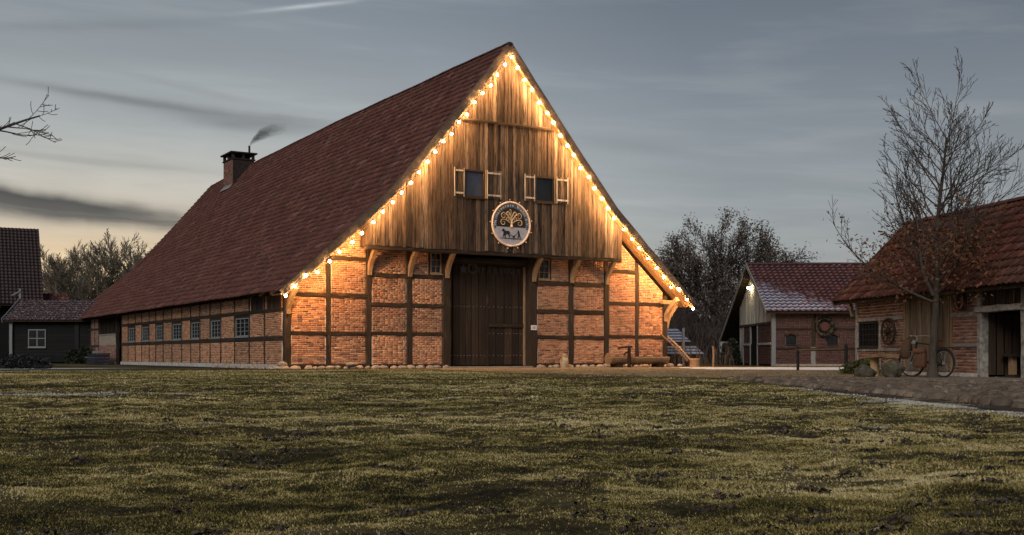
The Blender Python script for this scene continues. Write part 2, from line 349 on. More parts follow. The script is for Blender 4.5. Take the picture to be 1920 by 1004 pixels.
# ground materials
def lawn_tone(t, p):
    """patchy moss, straw and rime of a trampled winter lawn (shared by the soil sheet and the blades)"""
    big = noise(t, vmul(t, p, (.16, .30, 1), (3.3, 1.7, 0)), 1.0, 4, .6, .8); mid = noise(t, vmul(t, p, (.8, 1.7, 1)), 1.0, 6, .7, .5)
    sml = noise(t, vmul(t, p, (5, 8, 1), (2, 5, 0)), 1.0, 4, .7)
    st_ = lambda v: ramp(t, v, [(.32, .22), (.68, .78)])
    tone = mth(t, 'ADD', mth(t, 'ADD', mth(t, 'MULTIPLY', st_(big), .36), mth(t, 'MULTIPLY', st_(mid), .38)), mth(t, 'MULTIPLY', st_(sml), .26))
    sp = N(t, 'ShaderNodeSeparateXYZ', inp={0: p})
    def ell(cx, cy, rx, ry):
        a = mth(t, 'POWER', mth(t, 'ABSOLUTE', mth(t, 'DIVIDE', mth(t, 'SUBTRACT', sp.outputs[0], cx), rx)), 2); b_ = mth(t, 'POWER', mth(t, 'ABSOLUTE', mth(t, 'DIVIDE', mth(t, 'SUBTRACT', sp.outputs[1], cy), ry)), 2)
        return mth(t, 'EXPONENT', mth(t, 'MULTIPLY', mth(t, 'ADD', a, b_), -1.0))
    fr = noise(t, vmul(t, p, (1.1, 1.8, 1), (7, 3, 0)), 1.0, 6, .75)
    area = mth(t, 'ADD', mth(t, 'ADD', mth(t, 'MULTIPLY', ell(-6.6, 16.6, 1.8, 1.0), .50), mth(t, 'MULTIPLY', ell(3.4, 12.5, 2.2, 5.5), .10)), mth(t, 'MULTIPLY', ell(4.72, 13, .30, 9), .30))
    rime = ramp(t, mth(t, 'ADD', fr, area), [(.66, 0), (.80, 1)])
    return tone, rime
def ground_mat():
    m, t, b = newmat('frosted winter lawn', .95, .1); p = pos(t); tone, rime = lawn_tone(t, p); fine = noise(t, p, 60, 4, .75)
    c = ramp(t, tone, [(.34, (.014, .012, .008)), (.44, (.036, .030, .013)), (.54, (.10, .082, .034)), (.66, (.22, .18, .09))])
    c = mix(t, .9, c, ramp(t, fine, [(.28, .2), (.5, 1.0), (.72, 2.0)]), 'MULTIPLY')
    c = mix(t, mth(t, 'MULTIPLY', mth(t, 'MULTIPLY', rime, ramp(t, fine, [(.40, 0), (.58, 1)])), .6), c, (.46, .45, .43))
    setc(t, b, c, mth(t, 'ADD', fine, tone), 1.0, .03); return m
def blade_mat():
    m, t, b = newmat('grass blades', .8, .2); p = pos(t); tone, rime = lawn_tone(t, p)
    r = N(t, 'ShaderNodeNewGeometry').outputs['Random Per Island']
    tone = mth(t, 'ADD', tone, mth(t, 'MULTIPLY', mth(t, 'SUBTRACT', r, .5), .19))
    c = ramp(t, tone, [(.29, (.014, .013, .005)), (.40, (.050, .043, .012)), (.495, (.195, .158, .046)), (.58, (.44, .35, .150)), (.69, (.58, .49, .29))])
    c = mix(t, mth(t, 'MULTIPLY', rime, .75), c, (.52, .51, .48))
    setc(t, b, c); return m
M_ground = ground_mat(); M_blade = blade_mat()
M_sand = varied('sandy gravel', [(.27, .205, .13), (.27, .205, .13)], 30, .8, .95, .1, 1.0, .02, (1, 1, 1), None, ((1.1, 1.9, 1), (.085, .068, .032), .44, .85))
M_soil = varied('path soil', [(.055, .042, .034), (.055, .042, .034)], 26, .8, .95, .1, 1.0, .02)
M_pave = varied('pavement strip', [(.17, .14, .135), (.17, .14, .135)], 22, .6, .9, .2, .6, .01)
M_cobble = varied('cobble stone', [(.105, .076, .052), (.16, .115, .078), (.065, .049, .036), (.21, .155, .108)], 9, .6, .75, .35, .6, .01, (1, 1, 1), (5, .60, .3))
M_edge = varied('rimed edging', [(.26, .24, .20), (.26, .24, .20)], 24, .9, .9, .2, 1.0, .02, (1, 1, 1), None, ((6, 6, 6), (.10, .085, .05), .50, .85))
M_snow = varied('frozen snow', [(.62, .65, .70), (.62, .65, .70)], 14, .45, .8, .3, .6, .02, (1, 1, 1), None, ((3, 3, 3), (.2, .2, .17), .60, .8))

# ------------------------------------------------------------------ ground sheets
def hgt(x, y):
    x = np.asarray(x, float); y = np.asarray(y, float)
    n = (vnoise(x*.22+9, y*.22+3, 1)-.5)*.10+(vnoise(x*.75, y*.75, 2)-.5)*.045+(vnoise(x*1.6, y*1.6, 3)-.5)*.030+vnoise(x*3.3, y*3.3, 4)**2*.040+vnoise(x*7.5, y*7.5, 5)**2*.026-.02
    f = np.clip((29-y)/7, 0, 1)*np.clip((y+2)/2, 0, 1)*np.clip((15-np.abs(x))/3, 0, 1)
    g = np.clip((4.6-x)/1.2, 0, 1)                       # level towards the path
    return n*f*g-.012*f*g
def make_ground():
    xs = np.r_[np.arange(-16, -6.6, .18), np.arange(-6.5, 6.51, .05), np.arange(6.66, 15.9, .18), 16]
    ys = np.r_[np.arange(-3, 2.3, .25), np.arange(2.4, 13, .05), np.arange(13.05, 32.95, .11), 33]; X, Y = np.meshgrid(xs, ys); Z = hgt(X, Y)
    V = np.c_[X.ravel(), Y.ravel(), Z.ravel()]; nx, ny = len(xs), len(ys)
    i = np.arange(nx-1)[None]+np.arange(ny-1)[:, None]*nx; i = i.ravel(); F = np.c_[i, i+1, i+nx+1, i+nx]
    b = len(V); big = 900
    O = [(-big, -40, 0), (big, -40, 0), (big, -3, 0), (-big, -3, 0), (-big, 33, 0), (big, 33, 0), (big, big*1.6, 0), (-big, big*1.6, 0),
         (-16, -3, 0), (-16, 33, 0), (16, -3, 0), (16, 33, 0)]
    V = np.r_[V, np.array(O, float)]; F = np.r_[F, np.array([(0, 1, 2, 3), (4, 5, 6, 7), (3, 8, 9, 4), (10, 2, 5, 11)])+b]
    return tag(link('ground', npmesh('ground', V, F, True), M_ground), kind='structure', label='frosted winter lawn and the ground beyond it')
make_ground()
def sheet(name, pts, z, mat, jit=.12, step=.5, label=None):
    out = []; k = len(pts)
    for i in range(k):
        a, b = Vector(pts[i]), Vector(pts[(i+1) % k]); n = max(1, int((b-a).length/step))
        for j in range(n):
            q = a.lerp(b, j/n); out.append((q.x+random.uniform(-jit, jit), q.y+random.uniform(-jit, jit), z))
    bm = bmesh.new(); f = bm.faces.new([bm.verts.new(p) for p in out]); bmesh.ops.triangulate(bm, faces=[f])
    bmesh.ops.recalc_face_normals(bm, faces=bm.faces[:])
    if bm.faces[:][0].normal.z < 0: bmesh.ops.reverse_faces(bm, faces=bm.faces[:])
    me = bpy.data.meshes.new(name); bm.to_mesh(me); bm.free()
    return tag(link(name, me, mat), kind='structure', label=label)

# barn frame of reference: x along the gable, y back into the barn
BO = Vector((-9.207, 46.1, 0)); BRZ = math.atan2(.51699, .85599)
BM = Matrix.Translation(BO) @ Matrix.Rotation(BRZ, 4, 'Z')
def BL(a, b, z=0): return BM @ Vector((a, b, z))
ap = [BL(6.0, .3), BL(20.5, .3), BL(23, -3)]
sheet('sand_apron', [p.to_2d() for p in ap]+[Vector(p) for p in ((24, 44), (24, 26.5), (11, 25.6), (5.3, 27.5), (3.4, 31), (.5, 36), (-1.6, 41), (-2.6, 44.8))], .004, M_sand, .25, .6, 'sandy drive in front of the barn door')
path = sheet('cobbled_path', [Vector(p) for p in ((4.75, 7), (4.75, 27.2), (9.2, 24.6), (22, 24.0), (22, 7))], .008, M_soil, .05, .7, 'rough cobbled path on the right')
sheet('pavement_strip', [Vector(p) for p in ((7.5, 22.0), (6.4, 25.4), (11.0, 27.6), (20, 20), (20, 16))], .012, M_pave, .08, .6, 'smooth paved strip before the stable')
sheet('snow_strip', [Vector(p) for p in ((7.6, 44.5), (7.2, 52), (19, 53), (19, 41.5), (11, 42.5))], .012, M_snow, .2, .8, 'strip of frozen snow before the small house')
sheet('snow_patch', [Vector(p) for p in ((-40, 44), (-24, 43.5), (-20.0, 44), (-15.8, 49.5), (-19, 48.5), (-22, 50), (-40, 52))], .012, M_snow, .25, .8, 'patch of frozen snow on the far left')
sheet('earth_margin', [BL(-1.4, 40).to_2d(), BL(-1.4, -.9).to_2d(), BL(6, -1.0).to_2d(), BL(6, .2).to_2d(), BL(.2, .2).to_2d(), BL(.2, 40).to_2d()], .006, M_soil, .12, .5, 'strip of bare earth along the barn foot')

# ------------------------------------------------------------------ generic wall, brick and tile builders
CUBE_V = [(-.5, -.5, -.5), (.5, -.5, -.5), (.5, .5, -.5), (-.5, .5, -.5), (-.5, -.5, .5), (.5, -.5, .5), (.5, .5, .5), (-.5, .5, .5)]
CUBE_F = [(3, 2, 1, 0), (4, 5, 6, 7), (0, 1, 5, 4), (1, 2, 6, 5), (2, 3, 7, 6), (3, 0, 4, 7)]
# brick base: front face (+z) slightly smaller than the back, so that edges catch light
BRK_V = [(-.5, -.5, -.5), (.5, -.5, -.5), (.5, .5, -.5), (-.5, .5, -.5), (-.5, -.5, .3), (.5, -.5, .3), (.5, .5, .3), (-.5, .5, .3), (-.47, -.42, .5), (.47, -.42, .5), (.47, .42, .5), (-.47, .42, .5)]
BRK_F = [(0, 1, 5, 4), (1, 2, 6, 5), (2, 3, 7, 6), (3, 0, 4, 7), (4, 5, 9, 8), (5, 6, 10, 9), (6, 7, 11, 10), (7, 4, 8, 11), (8, 9, 10, 11)]
_brick_me = {}
def brick_mesh(mat):
    if mat.name not in _brick_me:
        me = npmesh('brick', BRK_V, BRK_F); me.materials.append(mat); _brick_me[mat.name] = me
    return _brick_me[mat.name]
class Fr:
    """wall frame: origin, along, up, outward normal (local to a thing)"""
    def __init__(s, O, X, Nn, Z=(0, 0, 1)): s.O, s.X, s.N, s.Z = Vector(O), Vector(X).normalized(), Vector(Nn).normalized(), Vector(Z).normalized()
    def p(s, a, z, n=0): return s.O+s.X*a+s.Z*z+s.N*n
    def mat(s, a, z, n, sa, sz, sn, rot=0):
        X, Z = s.X, s.Z
        if rot: X, Z = X*math.cos(rot)+Z*math.sin(rot), Z*math.cos(rot)-X*math.sin(rot)
        c = s.p(a, z, n); M = Matrix.Identity(4)
        M.col[0][:3] = X*sa; M.col[1][:3] = Z*sz; M.col[2][:3] = s.N*sn; M.col[3][:3] = c
        return M
IND = {}
def panel(root, fr, poly, matb, matm, bl=.24, bh=.062, jo=.017, ind=False, depth=.12, name='brick_panel', row0=0):
    sl_ = MB().prism(poly, fr.p(0, 0, -.012), fr.X, fr.Z, fr.N, depth).build(name, matm, root)
    zs = [q[1] for q in poly]; z0, z1 = min(zs), max(zs); k = len(poly)
    nrow = max(1, int(round((z1-z0)/(bh+jo)))); step = (z1-z0)/nrow
    mats = []
    for r in range(nrow):
        zc = z0+(r+.5)*step; xs = []
        for i in range(k):
            (a0, b0), (a1, b1) = poly[i], poly[(i+1) % k]
            if (b0-zc)*(b1-zc) < 0: xs.append(a0+(a1-a0)*(zc-b0)/(b1-b0))
        if len(xs) < 2: continue
        xa, xb = min(xs)+.008, max(xs)-.008
        # flemish-like mix of headers and stretchers
        x = xa-(bl*.5 if (r+row0) % 2 else 0)*1.0; j = 0
        while x < xb-.02:
            L = bl if random.random() < .82 else bl*.5
            q0, q1 = max(x, xa), min(x+L, xb)
            if q1-q0 > .04:
                mats.append(fr.mat((q0+q1)/2+random.uniform(-.003, .003), zc+random.uniform(-.003, .003), -.012+random.uniform(-.003, .004), q1-q0-jo, step-jo, .042, random.uniform(-.006, .006)))
            x += L
    lim = IND.get(root.name, 300)
    if ind and lim > 0:
        take = mats[:lim]; rest = mats[lim:]; IND[root.name] = lim-len(take); me = brick_mesh(matb)
        for M in take:
            o = bpy.data.objects.new('brick', me); COL.objects.link(o); o.parent = sl_; o.matrix_local = M
    else: rest = mats
    if rest: scatter('brickwork', BRK_V, BRK_F, [np.array(m) for m in rest], matb, sl_, 'stuff')
    return sl_

def tile_base(w=1.0, L=1.0, t=.16):
    """pantile, unit width along x, unit exposure along y, height z relative to width"""
    xs = [0, .17, .36, .55, .70, .86, 1.02]; hs = [.05, -.02, -.03, .0, .10, .155, .08]
    V = []; F = []; n = len(xs)
    for yy, lift in ((-.03, .23), (1.06, .0)):
        for x, h in zip(xs, hs): V.append((x, yy, h+lift))
    for x, h in zip(xs, hs): V.append((x, -.03, h+.23-t))
    for i in range(n-1): F.append((i, i+1, n+i+1, n+i)); F.append((2*n+i, 2*n+i+1, i+1, i))
    return V, F
TV, TF = tile_base()
def tiles(root, roof, E0, T, slopes, width, w, ex, mat, ind=0, jit=.012, worldM=None, near=None, keep=None, warp=None):
    """slopes: list of (start, dir up, length) in local coordinates; returns nothing, adds 'tile' objects + one 'tiling' stuff mesh"""
    mats = []; T = Vector(T).normalized()
    for st, S, Ls in slopes:
        S = Vector(S).normalized(); Nn = T.cross(S).normalized()
        if Nn.z < 0: Nn = -Nn
        nr = max(1, int(round(Ls/ex))); e = Ls/nr; nc = max(1, int(round(width/w))); ww = width/nc
        for r in range(nr):
            for c in range(nc):
                o = Vector(st)+S*(r*e)+T*(c*ww)
                if warp: o.z += warp(o.y, o.x)
                if keep and not keep(o): continue
                a = random.uniform(-jit, jit)
                T2 = (T+S*a).normalized(); S2 = (S-T*a+Nn*random.uniform(-jit, jit)*1.5).normalized()
                M = Matrix.Identity(4); M.col[0][:3] = T2*ww; M.col[1][:3] = S2*e; M.col[2][:3] = Nn*ww*1.0; M.col[3][:3] = o+Nn*random.uniform(0, .008)+S*random.uniform(-.01, .01)
                mats.append(M)
    if ind and near is not None:
        mats.sort(key=lambda M: (worldM @ M.translation - near).length)
        me = npmesh('tile', TV, TF); me.materials.append(mat)
        for M in mats[:ind]:
            o = bpy.data.objects.new('tile', me); COL.objects.link(o); o.parent = roof; o.matrix_local = M
        mats = mats[ind:]
    if mats: scatter('tiling', TV, TF, [np.array(m) for m in mats], mat, roof, 'stuff')
def win(root, fr, a0, a1, z0, z1, nx, nz, mf=None, mg=None, fw=.05, bar=.022, dep=.06, n=-.02, name='window', sill=True):
    f = MB()
    def bx(a, b, c, d, n0, n1): f.hexa(fr.p(a, c, n0), fr.X*(b-a), fr.Z*(d-c), fr.N*(n1-n0))
    bx(a0, a0+fw, z0, z1, n-dep, n); bx(a1-fw, a1, z0, z1, n-dep, n)
    bx(a0+fw, a1-fw, z0, z0+fw, n-dep, n); bx(a0+fw, a1-fw, z1-fw, z1, n-dep, n)
    ai, bi, ci, di = a0+fw, a1-fw, z0+fw, z1-fw
    for i in range(1, nx):
        x = ai+(bi-ai)*i/nx; bx(x-bar/2, x+bar/2, ci, di, n-dep+.01, n-.012)
    for i in range(1, nz):
        z = ci+(di-ci)*i/nz; bx(ai, bi, z-bar/2, z+bar/2, n-dep+.012, n-.016)
    o = f.build(name, mf or M_wwin, root)
    if sill: MB().hexa(fr.p(a0-.03, z0-.055, n-dep), fr.X*(a1-a0+.06), fr.Z*.05, fr.N*(dep+.05)).build('sill', mf or M_wwin, o)
    for i in range(nx):
        for j in range(nz):
            x0, x1 = ai+(bi-ai)*i/nx+bar*.4, ai+(bi-ai)*(i+1)/nx-bar*.4; q0, q1 = ci+(di-ci)*j/nz+bar*.4, ci+(di-ci)*(j+1)/nz-bar*.4
            t = random.uniform(-.004, .004)
            MB().hexa(fr.p(x0, q0, n-dep+.014), fr.X*(x1-x0), fr.Z*(q1-q0), fr.N*(.006+t)).build('pane', mg or M_glass, o)
    return o
def board(root, fr, a0, a1, zb, zt0, zt1, n, mat, th=.028, name='board', seg=6, jit=.006):
    """vertical board with wavy edges; sloping top (zt0 at a0, zt1 at a1)"""
    vs = []; k = 4
    j0 = random.uniform(-.003, .003); tn = random.uniform(-.006, .006)
    for i in range(seg+1):
        t = i/seg
        e0, e1 = a0+.006+random.uniform(0, jit), a1-.006-random.uniform(0, jit)
        z0_, z1_ = zb+(zt0-zb)*t, zb+(zt1-zb)*t
        nn = n+tn+random.uniform(-.002, .002)
        vs += [fr.p(e0, z0_, nn-th), fr.p(e1, z1_, nn-th), fr.p(e1, z1_, nn), fr.p(e0, z0_, nn)]
    fs = [(3, 2, 1, 0), (seg*4, seg*4+1, seg*4+2, seg*4+3)]
    for i in range(seg):
        for j in range(4): fs.append((i*4+j, i*4+(j+1) % 4, (i+1)*4+(j+1) % 4, (i+1)*4+j))
    if fr.X.cross(fr.Z).dot(fr.N) > 0: fs = [f[::-1] for f in fs]
    return MB().add(vs, fs).build(name, mat, root)
def ico(r, sub=1):
    bm = bmesh.new(); bmesh.ops.create_icosphere(bm, subdivisions=sub, radius=r); me = bpy.data.meshes.new('bulb'); bm.to_mesh(me); bm.free(); return me
def text_mesh(ch, size, ext):
    cu = bpy.data.curves.new('t', 'FONT'); cu.body = ch; cu.size = size; cu.extrude = ext; cu.align_x = 'CENTER'; cu.align_y = 'CENTER'; cu.resolution_u = 3
    o = bpy.data.objects.new('t', cu); COL.objects.link(o); bpy.context.view_layer.update()
    me = bpy.data.meshes.new_from_object(o.evaluated_get(bpy.context.evaluated_depsgraph_get()))
    bpy.data.objects.remove(o); bpy.data.curves.remove(cu); me.name = 'letter'; return me

# ------------------------------------------------------------------ THE BARN
barn = emp('timber_framed_barn', BO, BRZ, 'large timber framed brick barn with boarded gable and long dark red roof', 'barn')
PROF = [(0, 14.3), (3.0, 10.62), (5.7, 7.48), (7.6, 5.72), (10.5, 3.15)]; UM = 9.97; BLEN = 43.2
def rz(u):
    d = abs(u-UM)
    for (a, za), (b, zb) in zip(PROF, PROF[1:]):
        if d <= b: return za+(zb-za)*(d-a)/(b-a)
    return PROF[-1][1]
G = Fr((0, 0, 0), (1, 0, 0), (0, -1, 0))
LW = Fr((0, 0, 0), (0, 1, 0), (-1, 0, 0))
# dark core behind the infill
core = [(.55, 0), (7.4, 0), (7.4, 4.9), (11.9, 4.9), (11.9, 0), (19.2, 0)]
cpoly = core+[(19.2, rz(19.2)-.35)]+[(UM+d, z-.35) for d, z in PROF[3:0:-1]]+[(UM, 13.9)]+[(UM-d, z-.35) for d, z in PROF[1:4]]+[(.55, rz(.55)-.35)]
bmc = bmesh.new()
vv0 = [bmc.verts.new((a, .14 if False else .5, z)) for a, z in cpoly]; vv1 = [bmc.verts.new((a, BLEN-.3, z)) for a, z in cpoly]
f0 = bmc.faces.new(vv0); f1 = bmc.faces.new(vv1[::-1])
for i in range(len(cpoly)): bmc.faces.new((vv0[i], vv1[i], vv1[(i+1) % len(cpoly)], vv0[(i+1) % len(cpoly)]))
bmesh.ops.triangulate(bmc, faces=[f0, f1]); bmesh.ops.recalc_face_normals(bmc, faces=bmc.faces[:])
mec = bpy.data.meshes.new('inner_wall'); bmc.to_mesh(mec); bmc.free(); link('inner_wall', mec, M_dark, barn)
# rear and right closing walls
MB().box(.1, BLEN-.28, 0, 19.6, BLEN, 3.3).build('rear_wall', M_brick_dk, barn)
MB().box(19.5, .4, 0, 19.72, BLEN-.3, 3.3).build('side_wall', M_brick_dk, barn)

TP = lambda p0, p1, w, d, mat, name, up=(0, 1, 0), seg=8, jit=.018: MB().beam(p0, p1, w, d, up, seg, jit, .12).build(name, mat, barn)
posts = [(0, .30, None), (1.79, 2.02, None), (3.58, 3.86, 5.14), (5.46, 5.74, 5.14), (7.20, 7.62, 5.14), (11.67, 12.13, 5.14), (13.84, 14.14, 5.14), (15.86, 16.17, 5.14), (17.73, 17.96, None), (19.42, 19.72, None)]
for a, b, top in posts:
    zt = top or (rz((a+b)/2)-.45); lean = .10 if a == 3.58 else 0
    TP(((a+b)/2-lean*.6, .10, .02), ((a+b)/2+lean*.4, .10, zt), b-a, .26, M_tim_v, 'post')
edges = [(posts[i][1], posts[i+1][0]) for i in range(9)]
outer = [(.02, .19), (1.37, 1.53), (2.95, 3.13)]; inner = [(.02, .17), (1.40, 1.55), (2.60, 2.78), (3.86, 4.04)]
innerR = [(.02, .19), (1.30, 1.47), (2.48, 2.68), (3.78, 3.99)]
def clip_top(a, b, z0, off=.42, ztop=None):
    """panel polygon between a..b from z0 up to the roof line (or ztop)"""
    h = lambda u: (rz(u)-off) if ztop is None else min(ztop, rz(u)-off)
    ks = [a]+[k for k in (UM-7.6, UM+7.6, UM-5.7, UM+5.7) if a < k < b]+[b]; ks.sort()
    return [(a, z0), (b, z0)]+[(k, h(k)) for k in ks[::-1]]
for bi in range(9):
    a, b = edges[bi]
    if bi == 4: continue
    rails = outer[:] if bi in (0, 1, 7, 8) else (inner if bi < 4 else innerR)
    if bi in (1, 7): rails = rails+[(4.50, 4.68)]
    for (q0, q1) in rails:
        if q1 > rz(a)-.45 or q1 > rz(b)-.45:
            if q1 > max(rz(a), rz(b))-.45: continue
        TP((a-.02, .085+random.uniform(-.01, .01), (q0+q1)/2), (b+.02, .085, (q0+q1)/2+random.uniform(-.015, .015)), .24, q1-q0, M_tim_h, 'rail' if q0 > .1 else 'sill_beam', (0, 0, 1), 6, .020)
    zs = [q for q in rails]
    for i, (q0, q1) in enumerate(zs):
        z0 = q1
        aa, bb = a, b
        if bi == 3 and i == len(zs)-1: bb = 6.52
        if bi == 5 and i == len(zs)-1: aa = 12.90
        if i+1 < len(zs):
            z1 = zs[i+1][0]; poly = [(aa, z0), (bb, z0), (bb, z1), (aa, z1)]
            lo = min(rz(aa), rz(bb))-.42
            if lo < z1:
                poly = clip_top(aa, bb, z0, .42, z1)
        else:
            top = None if bi in (0, 1, 7, 8) else 5.6
            poly = clip_top(aa, bb, z0, .42, top)
        panel(barn, G, poly, M_brick, M_mortar, ind=(bi < 3 and i < 2))
for a0, a1, z0, z1, pa, pb in ((6.62, 7.16, 4.12, 5.04, 6.52, 7.2), (12.18, 12.80, 4.06, 5.0, 12.13, 12.9)):
    win(barn, G, a0, a1, z0, z1, 2, 3, M_brace, M_glass, .055, .02, .08, -.0)
    TP((a0-.05 if a0 < 9 else a1+.05, .10, z0-.1), (a0-.05 if a0 < 9 else a1+.05, .10, 5.14), .10, .2, M_tim_v, 'window_stud')
# floor beam of the jetty, joist ends, curved brackets
TP((3.3, -.66, 5.06), (16.36, -.66, 5.06), .2, .2, M_tim_h, 'jetty_beam', (0, 0, 1), 20, .012)
MB().box(3.35, -.7, 5.17, 16.3, .5, 5.23).build('jetty_floor', M_tim_h, barn)
for a, b, top in posts[2:8]:
    c = (a+b)/2
    pts = [(c, -.02-.64*(t**1.7), 3.95+1.06*t) for t in np.linspace(0, 1, 7)]
    m = MB()
    for i in range(6): m.beam(pts[i], pts[i+1], .17, .20, (0, 1, .2), 1, .006)
    m.build('bracket', M_brace, barn)
# corner brackets carrying the eaves
for x, sgn in ((.15, -1), (19.57, 1)):
    m = MB(); m2 = MB()
    pts = [(x, -.02-.95*(t**1.8), 2.25+1.05*t) for t in np.linspace(0, 1, 7)]
    for i in range(6): m.beam(pts[i], pts[i+1], .17, .20, (0, 1, .2), 1, .006)
    m.build('bracket', M_brace, barn)
    if sgn > 0:
        pts = [(19.72+.75*(t**1.8), .1, 1.9+1.25*t) for t in np.linspace(0, 1, 7)]
        for i in range(6): m2.beam(pts[i], pts[i+1], .16, .18, (0, 1, 0), 1, .006)
        m2.build('bracket', M_brace, barn)
TP((19.3, -.05, 3.18), (20.45, -.05, 3.18), .2, .2, M_brace, 'tie_beam', (0, 0, 1), 5, .01)

# boarded gable, two tiers of single boards
GB = Fr((0, -.8, 0), (1, 0, 0), (0, -1, 0)); GB2 = Fr((0, -.87, 0), (1, 0, 0), (0, -1, 0))
WINS = [(7.84, 8.88, 7.43, 8.66), (11.45, 12.51, 7.47, 8.66)]
def tier(fr, x0, x1, zb, zt, wmin, wmax, off):
    x = x0
    while x < x1-.03:
        w = min(random.uniform(wmin, wmax), x1-x)
        if x1-(x+w) < .07: w = x1-x
        for wa, wb, wz0, wz1 in WINS:            # board joints follow the window reveals
            for e in (wa, wb):
                if x+.05 < e < x+w+.06: w = e-x
        top = lambda u: min(zt, rz(u)-off)
        hit = [q for q in WINS if x+.001 < q[1]-.001 and x+w-.001 > q[0]+.001 and zb < q[2]]
        b_ = zb+random.uniform(-.03, .02)
        if min(top(x), top(x+w)) > b_+.15:
            if hit:
                q = hit[0]; board(barn, fr, x, x+w, b_, q[2], q[2], random.uniform(-.018, .018), M_board)
                board(barn, fr, x, x+w, q[3], top(x), top(x+w), random.uniform(-.018, .018), M_board)
            else: board(barn, fr, x, x+w, b_, top(x), top(x+w), random.uniform(-.018, .018), M_board, seg=8)
        x += w
tier(GB, 3.33, 16.35, 5.13, 10.84, .15, .25, .40)
tier(GB2, 7.4, 12.56, 10.80, 20, .15, .24, .36)
TP((7.6, -.91, 10.80), (12.35, -.91, 10.80), .05, .10, M_tim_h, 'ledge', (0, 0, 1), 10, .01)
gp = [(3.4, 5.2), (16.3, 5.2)]+[(u, rz(u)-.45) for u in (16.3, UM+5.7, UM+3, UM, UM-3, UM-5.7, 3.4)]
MB().prism(gp, (0, -.735, 0), (1, 0, 0), (0, 0, 1), (0, -1, 0), .08).build('gable_backing', M_dark, barn)
for x in (3.36, 16.29): MB().box(x-.03, -.76, 5.1, x+.03, .3, rz(x)-.4).build('side_board', M_board, barn)
# gable windows with shutters
for i, (wa, wb, z0, z1) in enumerate(WINS):
    win(barn, GB, wa+.01, wb-.01, z0+.01, z1-.01, 1, 1, M_tim_v, M_glass_b if i == 0 else M_glass, .075, .03, .10, .03, sill=True)
    MB().hexa(GB.p(wb+.0, z0, -.02), GB.X*.035, GB.Z*(z1-z0), GB.N*.075).build('window_trim', M_brace, barn)
    for a0, a1 in (((7.33, 7.82), (8.95, 9.66)), ((10.90, 11.42), (12.60, 13.22)))[i]:
        sh = emp('shutter', (0, 0, 0)); sh.parent = barn
        zz0, zz1 = z0+.02, z1+.02; n = max(3, int((a1-a0)/.16)); w = (a1-a0)/n
        for k in range(n): board(sh, GB, a0+k*w, a0+(k+1)*w, zz0, zz1, zz1, .062, M_board, .022, 'plank', 2, .003)
        for zq in (zz0+.10, zz1-.16): MB().hexa(GB.p(a0-.01, zq, .064), GB.X*(a1-a0+.02), GB.Z*.075, GB.N*.03).build('batten', M_board_gr, sh)
        for xq in (a0-.01, a1-.035): MB().hexa(GB.p(xq, zz0-.005, .066), GB.X*.045, GB.Z*(zz1-zz0+.01), GB.N*.022).build('edge_strip', M_board_gr, sh)

# great door in its recess
DR = Fr((0, .40, 0), (1, 0, 0), (0, -1, 0))
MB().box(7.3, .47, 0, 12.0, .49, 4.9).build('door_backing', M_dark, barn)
TP((7.55, .25, 4.78), (11.75, .25, 4.78), .32, .30, M_tim_h, 'lintel', (0, 0, 1), 8, .01)
for x in (7.52, 11.77): MB().box(x-.1, .14, .0, x+.1, .46, 4.65).build('door_reveal', M_tim_v, barn)
for k, (l0, l1) in enumerate(((7.62, 9.64), (9.66, 11.68))):
    leaf = emp('door', (0, 0, 0)); leaf.parent = barn
    ws = np.array([random.uniform(.8, 1.2) for _ in range(6 if k == 0 else 5)]); ws = np.cumsum(np.r_[0, ws/ws.sum()*(l1-l0)])+l0
    for i in range(len(ws)-1):
        zb = .12 if k == 0 else 2.02
        board(leaf, DR, ws[i]+.004, ws[i+1]-.004, zb, 4.62, 4.62, random.uniform(-.02, .02), M_board_dk, .045, 'plank', 9, .012)
    if k == 1:
        for i in range(len(ws)-1): board(leaf, DR, ws[i]+.004, ws[i+1]-.004, .14, 1.84, 1.84, random.uniform(-.02, .01), M_board_dk, .045, 'plank', 5, .010)
        MB().hexa(DR.p(l0, 1.84, .0), DR.X*(l1-l0-.1), DR.Z*.17, DR.N*.07).build('wicket_rail', M_tim_h, leaf)
        MB().hexa(DR.p(l0-.03, .1, .02), DR.X*.10, DR.Z*4.5, DR.N*.05).build('cover_strip', M_tim_v, leaf)
        MB().hexa(DR.p(l1-.10, .1, .02), DR.X*.11, DR.Z*4.5, DR.N*.055).build('cover_strip', M_brace, leaf)
        MB().tube([DR.p(9.95, 1.05, .03), DR.p(9.95, 1.07, .10), DR.p(9.95, 1.2, .10), DR.p(9.95, 1.22, .03)], .014, 6).build('handle', M_iron, leaf)
    nl = MB()
    for zq in ((.55, 2.75) if k == 0 else (.55, 1.55, 2.75)):
        for i in range(len(ws)-1):
            for dxn in (.28, .72): nl.lathe(DR.p(ws[i]+(ws[i+1]-ws[i])*dxn, zq+random.uniform(-.015, .015), .012), [(.020, 0), (.018, .016), (.004, .024)], 6, DR.N)
    nl.build('nail', M_steel, leaf, 'stuff')
MB().box(7.5, -.15, -.02, 11.8, .45, .07).build('threshold', M_stone, barn)

